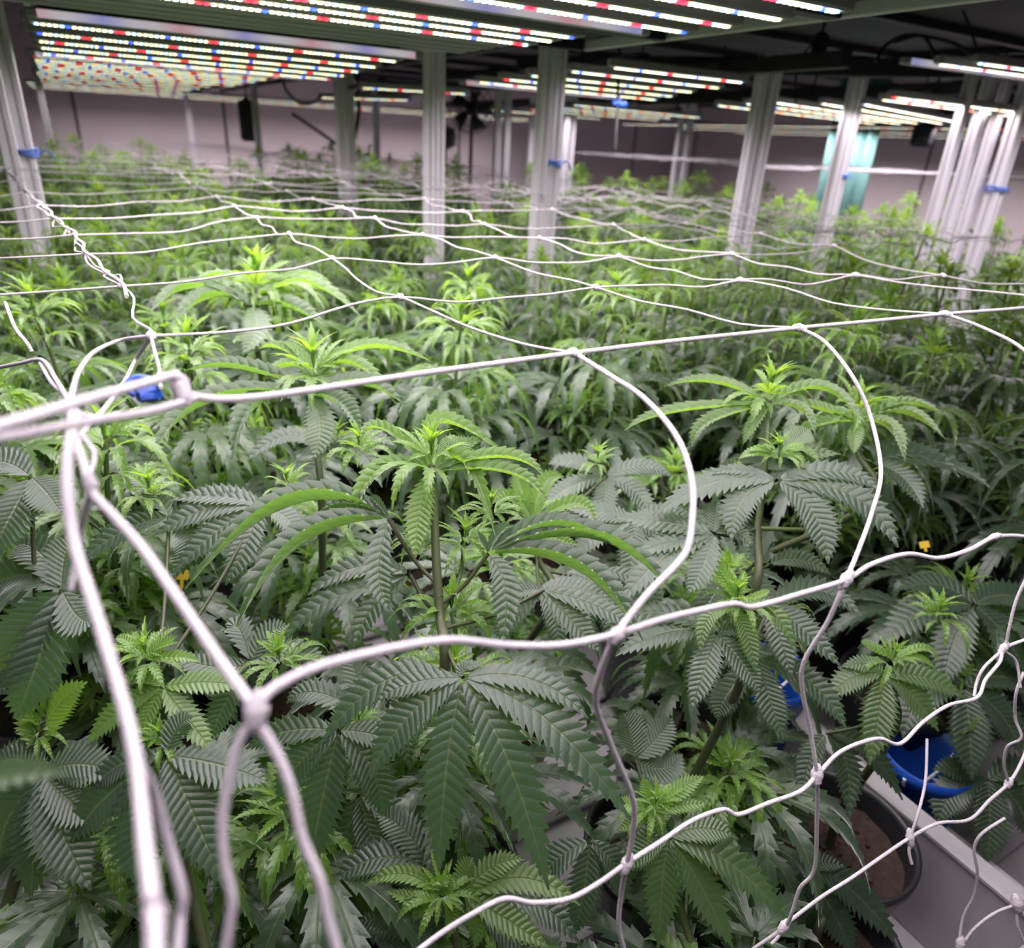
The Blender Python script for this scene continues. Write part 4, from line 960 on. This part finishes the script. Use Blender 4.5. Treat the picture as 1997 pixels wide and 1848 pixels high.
hero('cannabis plant at the left with two fresh bright shoots beside the thick hanging cord', (-.25, -.10),
  [(320, 1420, .54), (312, 1350, .53), (300, 1310, .52)],
  [((317, 1339, .51), [(240, 1380, 170, 1450, 1.), (365, 1400, 420, 1470, .9), (290, 1390, 262, 1440, .7), (400, 1330, 480, 1340, .9), (270, 1320, 215, 1340, .6)], dict(W=.020, k=.3, age=.55)),
   ((282, 1285, .52), [(240, 1262, 205, 1285, .7), (310, 1262, 345, 1240, .7), (250, 1250, 225, 1245, .6), (345, 1280, 390, 1290, .6)], dict(W=.016, k=.15, age=.15, tipage=.4, fold=.4)),
   ((490, 1290, .54), [(420, 1300, 330, 1275, 1.), (465, 1225, 448, 1230, .8), (440, 1370, 412, 1440, .9), (560, 1270, 640, 1290, .9), (520, 1240, 560, 1220, .8)], dict(W=.024, k=.3, at=.8)),
   ((330, 1010, .62), [(250, 1030, 150, 1100, .9), (370, 1060, 330, 1130, .9), (440, 1000, 510, 1000, .9), (300, 960, 250, 930, .7)], dict(W=.028, k=.35, at=.9)),
   ((510, 985, .62), [(410, 990, 300, 1045, 1.), (430, 1030, 340, 1115, 1.), (480, 1060, 440, 1140, .9), (430, 965, 330, 975, .8), (560, 1010, 600, 1060, .8)], dict(W=.028, k=.35, at=.95))],
  [(285, 1275, .52, .055), (545, 1285, .53, .055), (292, 955, .62, .06), (560, 940, .66, .05)], 9, fill=.24)
hero('dark cannabis plant at the lower left, its biggest leaf hanging between the thick cords', (-.23, -.285),
  [(335, 1560, .50), (325, 1490, .50)],
  [((324, 1473, .49), [(372, 1575, 438, 1731, 1.12), (215, 1545, 140, 1640, 1.05), (272, 1600, 273, 1725, 1.1), (425, 1490, 522, 1524, .9), (235, 1490, 185, 1540, .6), (345, 1420, 375, 1400, .6)], dict(W=.030, teeth=16, k=.2, camw=.9, at=.9, fold=.12)),
   ((312, 1455, .50), [(330, 1420, 325, 1405, .6), (300, 1440, 285, 1452, .6)], dict(W=.013, k=.1, age=.05, camw=1.)),
   ((360, 1640, .54), [(400, 1680, 460, 1700, .9), (330, 1700, 310, 1790, 1.), (280, 1660, 210, 1700, .9)], dict(W=.026, k=.25, at=.6)),
   ((495, 1632, .58), [(500, 1700, 505, 1790, 1.), (440, 1650, 395, 1670, .9), (560, 1640, 620, 1660, .9), (450, 1690, 420, 1740, .8), (545, 1700, 590, 1760, .9), (495, 1590, 510, 1560, .7)], dict(W=.024, k=.2, at=.5))],
  [(312, 1440, .5, .04), (480, 1830, .55, .06)], 10, fill=.12)
hero('cannabis plant at the left edge with a broad grey-green leaf and one upright young shoot', (-.42, -.20),
  [(75, 1560, .50), (80, 1500, .50), (72, 1450, .50)],
  [((85, 1508, .49), [(115, 1610, 178, 1735, 1.2), (20, 1590, 0, 1670, 1.1), (70, 1620, 60, 1750, 1.0), (150, 1490, 235, 1505, .9), (40, 1480, -20, 1490, .9), (135, 1560, 190, 1590, .9)], dict(W=.030, teeth=16, k=.2, camw=.9, at=.85, fold=.12)),
   ((75, 1460, .50), [(62, 1400, 85, 1350, .9), (110, 1380, 170, 1330, 1.1), (40, 1455, 15, 1460, .5)], dict(W=.020, k=.05, age=.35, camw=1.2)),
   ((120, 1150, .50), [(50, 1230, 0, 1310, 1.1), (75, 1290, 30, 1400, 1.), (150, 1200, 175, 1210, .8), (50, 1120, -30, 1150, 1.), (80, 1080, 30, 1060, .8), (125, 1090, 140, 1050, .7)], dict(W=.034, k=.2, camw=.9, at=.95, teeth=14)),
   ((60, 930, .50), [(20, 1010, -20, 1080, 1.), (90, 960, 120, 1000, .9), (0, 900, -60, 920, 1)], dict(W=.030, k=.3, at=.99))],
  [(75, 1425, .50, .035)], 11, fill=.22)
hero('dark cannabis plant between the left cords and the central plant, twin hanging fan leaves', (-.14, -.13),
  [(665, 1560, .56), (662, 1450, .56)],
  [((661, 1424, .55), [(632, 1545, 600, 1705, 1.15), (725, 1500, 745, 1590, 1.), (590, 1480, 540, 1560, 1.), (560, 1425, 480, 1460, .8), (720, 1430, 780, 1450, .7), (670, 1390, 690, 1370, .6)], dict(W=.028, k=.2, camw=.85, at=.9)),
   ((700, 1550, .57), [(720, 1620, 745, 1720, 1.), (670, 1650, 660, 1740, 1.), (790, 1600, 830, 1660, 1.)], dict(W=.028, k=.25, at=.6)),
   ((720, 1400, .6), [(770, 1420, 800, 1500, .9), (700, 1330, 680, 1270, .9), (620, 1350, 560, 1370, .9)], dict(W=.026, k=.3, at=.8))],
  [(700, 1405, .57, .04), (700, 870, .68, .06)], 12, fill=.22)
hero('cannabis plant at the bottom right of centre with long hanging leaflets over a black pot', (.12, -.38),
  [(1310, 1720, .62), (1305, 1650, .61)],
  [((1306, 1633, .60), [(1293, 1715, 1284, 1848, 1.1), (1360, 1715, 1430, 1850, 1.15), (1420, 1680, 1534, 1792, 1.1), (1370, 1615, 1430, 1629, .9), (1262, 1650, 1215, 1700, .9), (1270, 1600, 1250, 1570, .6)], dict(W=.026, k=.2, camw=.9, at=.9, age=.85)),
   ((1275, 1580, .60), [(1325, 1540, 1373, 1513, .9), (1325, 1570, 1377, 1567, .8), (1262, 1545, 1255, 1515, .7), (1235, 1570, 1200, 1560, .8), (1285, 1600, 1285, 1630, .7), (1240, 1600, 1205, 1620, .7)], dict(W=.016, k=.1, age=.2, tipage=.5, camw=1.)),
   ((1150, 1640, .62), [(1140, 1730, 1120, 1820, 1.), (1080, 1680, 1040, 1740, .9), (1200, 1690, 1215, 1760, .9)], dict(W=.027, k=.25, at=.8)),
   ((1345, 1690, .66), [(1370, 1770, 1390, 1850, 1.), (1300, 1760, 1280, 1830, 1.)], dict(W=.026, k=.25, at=.6)),
   ((1240, 1480, .66), [(1290, 1500, 1330, 1470, 1.), (1230, 1430, 1215, 1390, 1.), (1280, 1440, 1310, 1400, .9)], dict(W=.03, k=.25, at=.95))],
  [(1278, 1568, .60, .05)], 13, fill=.10)
hero('dark cannabis plant at the bottom right, leaves drooping over the white tray floor', (.27, -.36),
  [(1600, 1780, .70), (1575, 1700, .72)],
  [((1568, 1689, .70), [(1655, 1730, 1759, 1850, 1.1), (1620, 1770, 1665, 1860, 1.1), (1565, 1770, 1560, 1850, 1.05), (1520, 1700, 1486, 1741, .9), (1600, 1680, 1650, 1690, .6)], dict(W=.030, k=.2, camw=.9, at=.9)),
   ((1470, 1530, .74), [(1400, 1510, 1340, 1480, 1.), (1420, 1560, 1370, 1610, 1.), (1490, 1600, 1440, 1670, 1.), (1540, 1560, 1560, 1640, 1.), (1520, 1500, 1580, 1480, .9)], dict(W=.032, k=.3, camw=.7, at=.8))],
  [], 14, fill=0)
# leaf of a plant beyond the left edge, out of focus close to the lens
o = empty('cannabis_leaf_spray', pd(-80, 1560, .2), 'blurred pale leaf tip poking in from the left edge, close to the camera', 'leaf'); off = np.array(o.location)
mb = MB(); leaflet(mb, pd(-140, 1560, .2), pd(0, 1518, .2), pd(130, 1508, .2), np.array([0, 0, 1.]) + unit(CAM - off) * .5, .010, 9, 2, .5, .05, .02, .9)
tube(mb, [pd(-140, 1560, .2), pd(-190, 1600, .23), pd(-260, 1750, .3)], .0012, 6, mat=1)
for q in range(len(mb.v)): mb.v[q] = mb.v[q] - off
mb.build('fan_leaf', [LEAF, STEM], o)

# ---------------------------------------------------------------- small things among the plants
def card(name, x, y, d, w, h, m, label, cat, th=.002, rz=0):
    c = pd(x, y, d); mb = MB(); fd = unit([c[0] - CAM[0], c[1] - CAM[1], 0]); s = np.array([fd[1], -fd[0], 0]); upv = unit(np.array([0, 0, 1.]) + fd * .4); rot = np.stack([s, np.cross(upv, s), upv], 1)
    q = np.array(Matrix.Rotation(rz, 3, 'Y')); box(mb, (0, 0, 0), (w, th, h), mtx=rot @ q, bev=th * .3)
    box(mb, rot @ q @ np.array([0, 0, -h * .75]), (w * .3, th, h * .6), mtx=rot @ q, bev=th * .3)
    return tag(mb.build(name, m, None, False, c), label, cat)
card('plant_tag', 1482, 1385, .90, .012, .022, YELLOW, 'small yellow tag standing in the brown soil of the rear pot', 'tag', rz=.3)
card('plant_tag', 1405, 1705, .74, .026, .020, YELLOW, 'yellow tag behind the long leaflets at the bottom right of centre', 'tag', rz=.5)
card('plant_tag', 355, 1115, .70, .012, .016, YELLOW, 'small yellow tag among the leaves left of the centre plant', 'tag', rz=.2)
card('plant_tag', 1803, 1062, .95, .012, .009, YELLOW, 'small yellow tag in the shade under the right-hand net strand', 'tag', rz=-.5)
def bucket(x, y, d, r, h, label, z=None):
    c = pd(x, y, d); c[2] = POT_Z; mb = MB(); lathe(mb, [(0, 0), (r * .82, 0), (r * .84, .004), (r * .98, h - .02), (r * 1.04, h - .018), (r * 1.04, h), (r, h), (r * .95, h - .03), (r * .8, .02), (0.001, .02)], 36)
    o = mb.build('blue_bucket', BLUE, None, True, c); tag(o, label, 'bucket')
    m2 = MB(); tube(m2, [np.array([r * 1.04 * math.cos(a), r * .25 - .02, h - .01 + r * .9 * math.sin(a) * -.7]) for a in np.linspace(0, PI, 15)], .0022, 6); m2.build('handle', ALU, o)
    return o
bucket(1500, 1290, 1.00, .06, .18, 'blue bucket half hidden behind the fingered lime-green plant')
bucket(1800, 1500, .93, .055, .15, 'blue bucket behind the lower right plant, near the tray wall')
c = pd(290, 768, .36); mb = MB(); box(mb, (0, 0, 0), (.012, .006, .008), bev=.002); tube(mb, spline([(-.006, 0, 0), (-.01, .002, .004), (-.004, .004, .008), (.004, .002, .006)], 4), .0016, 6)
tag(mb.build('cord_clip', BLUE, None, True, c), 'blue clip just under the taut cord at the left', 'clip')

# ---------------------------------------------------------------- the canopy behind
VAR = []
for s_ in range(7):
    h = (.46, .50, .44, .48, .52, .42, .47)[s_]
    st, fo, ti = gen_plant(100 + s_, h, 9, 1, 9, .14, 5, .24)
    VAR.append((h, st.mesh('main_stem', [STEM]), fo.mesh('foliage', [LEAF]), ti.mesh('shoot_tips', [LEAF])))
LOW = []
for s_ in range(3):
    st, fo, ti = gen_plant(200 + s_, .30, 9, 1, 7, .135, 4, .25)
    LOW.append((.30, st.mesh('main_stem', [STEM]), fo.mesh('foliage', [LEAF]), ti.mesh('shoot_tips', [LEAF])))
rg = random.Random(3); count = 0
BUCK = [pd(1500, 1290, 1.0)[:2], pd(1800, 1500, .93)[:2]]
POSTS = [(o.location.x, o.location.y) for o in bpy.data.objects if o.name.startswith('rack_post')]
USED = set()
ANCH = [(-.02, -.13, 'the tall central plant with arching leaves'), (-.05, .17, 'the plant crossed by the taut cord left of centre'), (-.02, .50, 'the crowned plant under the second net row'),
        (.335, -.10, 'the upright plant inside the drooping loop'), (.47, .12, 'the plant inside the right-hand loop'), (-.25, -.10, 'the twin-shoot plant at the left'), (-.42, -.20, 'the broad-leaved plant at the left edge'),
        (.82, 1.09, 'the central pair of white posts'), (.82, 1.79, 'the broad white post left of centre'), (1.825, 1.35, 'the post pair right of the second light group'), (2.225, 1.30, 'the post pair before the teal curtain'),
        (2.4, .92, 'the four posts at the right edge'), (.88, 2.9, 'the thin post pair left of the broad post'), (.817, 4.49, 'the post beside the hanging black unit'), (pd(30, 262, 1.75)[0], pd(30, 262, 1.75)[1], 'the big left-edge posts'),
        (-.2, .33, 'the first big knot of the twisted cord'), (.40, -.285, 'the lower right plant with wispy tip'), (.215, -.21, 'the fingered lime-green plant'), (.70, -.17, 'the shaded plant at the right edge')]
def place(x, y, low=False, dh=0., gi=None):
    global count
    v = rg.choice(LOW if low else VAR)
    grp, lab = gi
    best = None
    for ax_, ay_, nm_ in ANCH:
        dx, dy = x - ax_, y - ay_; dd = math.hypot(dx, dy)
        if dd > .42: continue
        vx, vy = ax_ - CAM[0], ay_ - CAM[1]; q = math.hypot(vx, vy); f_ = (dx * vx + dy * vy) / q; r_ = (dx * vy - dy * vx) / q
        rel = ('directly behind' if f_ > 0 else 'directly in front of') if abs(f_) > abs(r_) else ('just right of' if r_ > 0 else 'just left of')
        if (nm_, rel) in USED: continue
        if best is None or dd < best[0]: best = (dd, nm_, rel)
    if best:
        USED.add((best[1], best[2])); lab = 'leafy cannabis plant %s %s' % (best[2], best[1])
    o = empty('cannabis_plant', (x, y, POT_Z), lab, 'cannabis plant', grp, rg.uniform(0, 2 * PI)); s = rg.uniform(.93, 1.05) + dh
    zc = SOIL_Z - POT_Z - .01
    for me, nm in ((v[1], 'main_stem'), (v[2], 'foliage'), (v[3], 'shoot_tips')):
        c = link(nm, me, o, (0, 0, zc)); c.scale = (1, 1, s) if nm != 'foliage' else (1, 1, s)
        if nm == 'foliage': c['kind'] = 'stuff'
        if nm == 'shoot_tips': c['kind'] = 'stuff'
    add_pot(o); count += 1
def visible(x, y, z):
    p = np.array([x, y, z]); d = depth_of(p)
    if d < .25: return False
    u, v = proj(p); m = 140 / d ** .8
    return -m < u < 1997 + m and v < 1848 + 260
def zone(x, y):
    d = math.hypot(x - CAM[0], y - CAM[1])
    if x < -.32: return ('canopy left of the twisted cord', 'leafy green cannabis plant in the canopy left of the twisted border cord')
    if x < .56:
        if y < 1.0: return ('near canopy under the net', 'green cannabis plant under the first rows of net behind the central plant')
        if y < 2.4: return ('middle canopy under the net', 'green cannabis plant under the middle net, before the broad white post')
        return ('far canopy at the left', 'small distant cannabis plant under the low lights toward the dim back wall')
    if x < 1.86:
        if y < .9: return ('right-hand canopy', 'cannabis plant in the shaded canopy right of the nearest tray wall')
        if y < 2.2: return ('canopy of the second rack', 'cannabis plant under loose grey net around the central white posts')
        return ('far canopy of the second rack', 'distant cannabis plant in the dark bushy row behind the central posts')
    return ('canopy of the far right rack', 'cannabis plant around the white posts at the far right')
def run(x0, x1, y0, y1, step, dh=0., low=None, jit=.018, maxn=999):
    n = 0; y = y0; row = 0
    while y < y1:
        x = x0 + (step / 2 if row % 2 else 0)
        while x <= x1:
            px_, py_ = x + rg.uniform(-jit, jit), y + rg.uniform(-jit, jit); x += step
            if n >= maxn: continue
            if any(math.hypot(px_ - a, py_ - b) < .182 for a, b in HERO_XY): continue
            if any(math.hypot(px_ - a, py_ - b) < .13 for a, b in BUCK): continue
            if any(math.hypot(px_ - a, py_ - b) < .115 for a, b in POSTS): continue
            if not (visible(px_, py_, H0 - .15) or visible(px_, py_, H0 - .45)): continue
            place(px_, py_, low(px_, py_) if low else False, dh, zone(px_, py_)); n += 1
        y += step * .90; row += 1
    return n
n1 = run(-.76, .46, -.36, 1.9, .200, .02, lambda x, y: y < .06 and x > -.55)
n2 = run(.66, 1.70, -.36, 1.9, .21, .03)
n3 = run(-.72, .46, 2.10, 5.6, .285, .12)
n4 = run(.70, 1.70, 2.1, 4.6, .30, .20)
n5 = run(2.0, 3.3, .3, 3.6, .31, .12)
n6 = run(-1.9, -1.06, .4, 3.6, .33, 0.)
print('PLANTS', n1, n2, n3, n4, n5, n6, count)
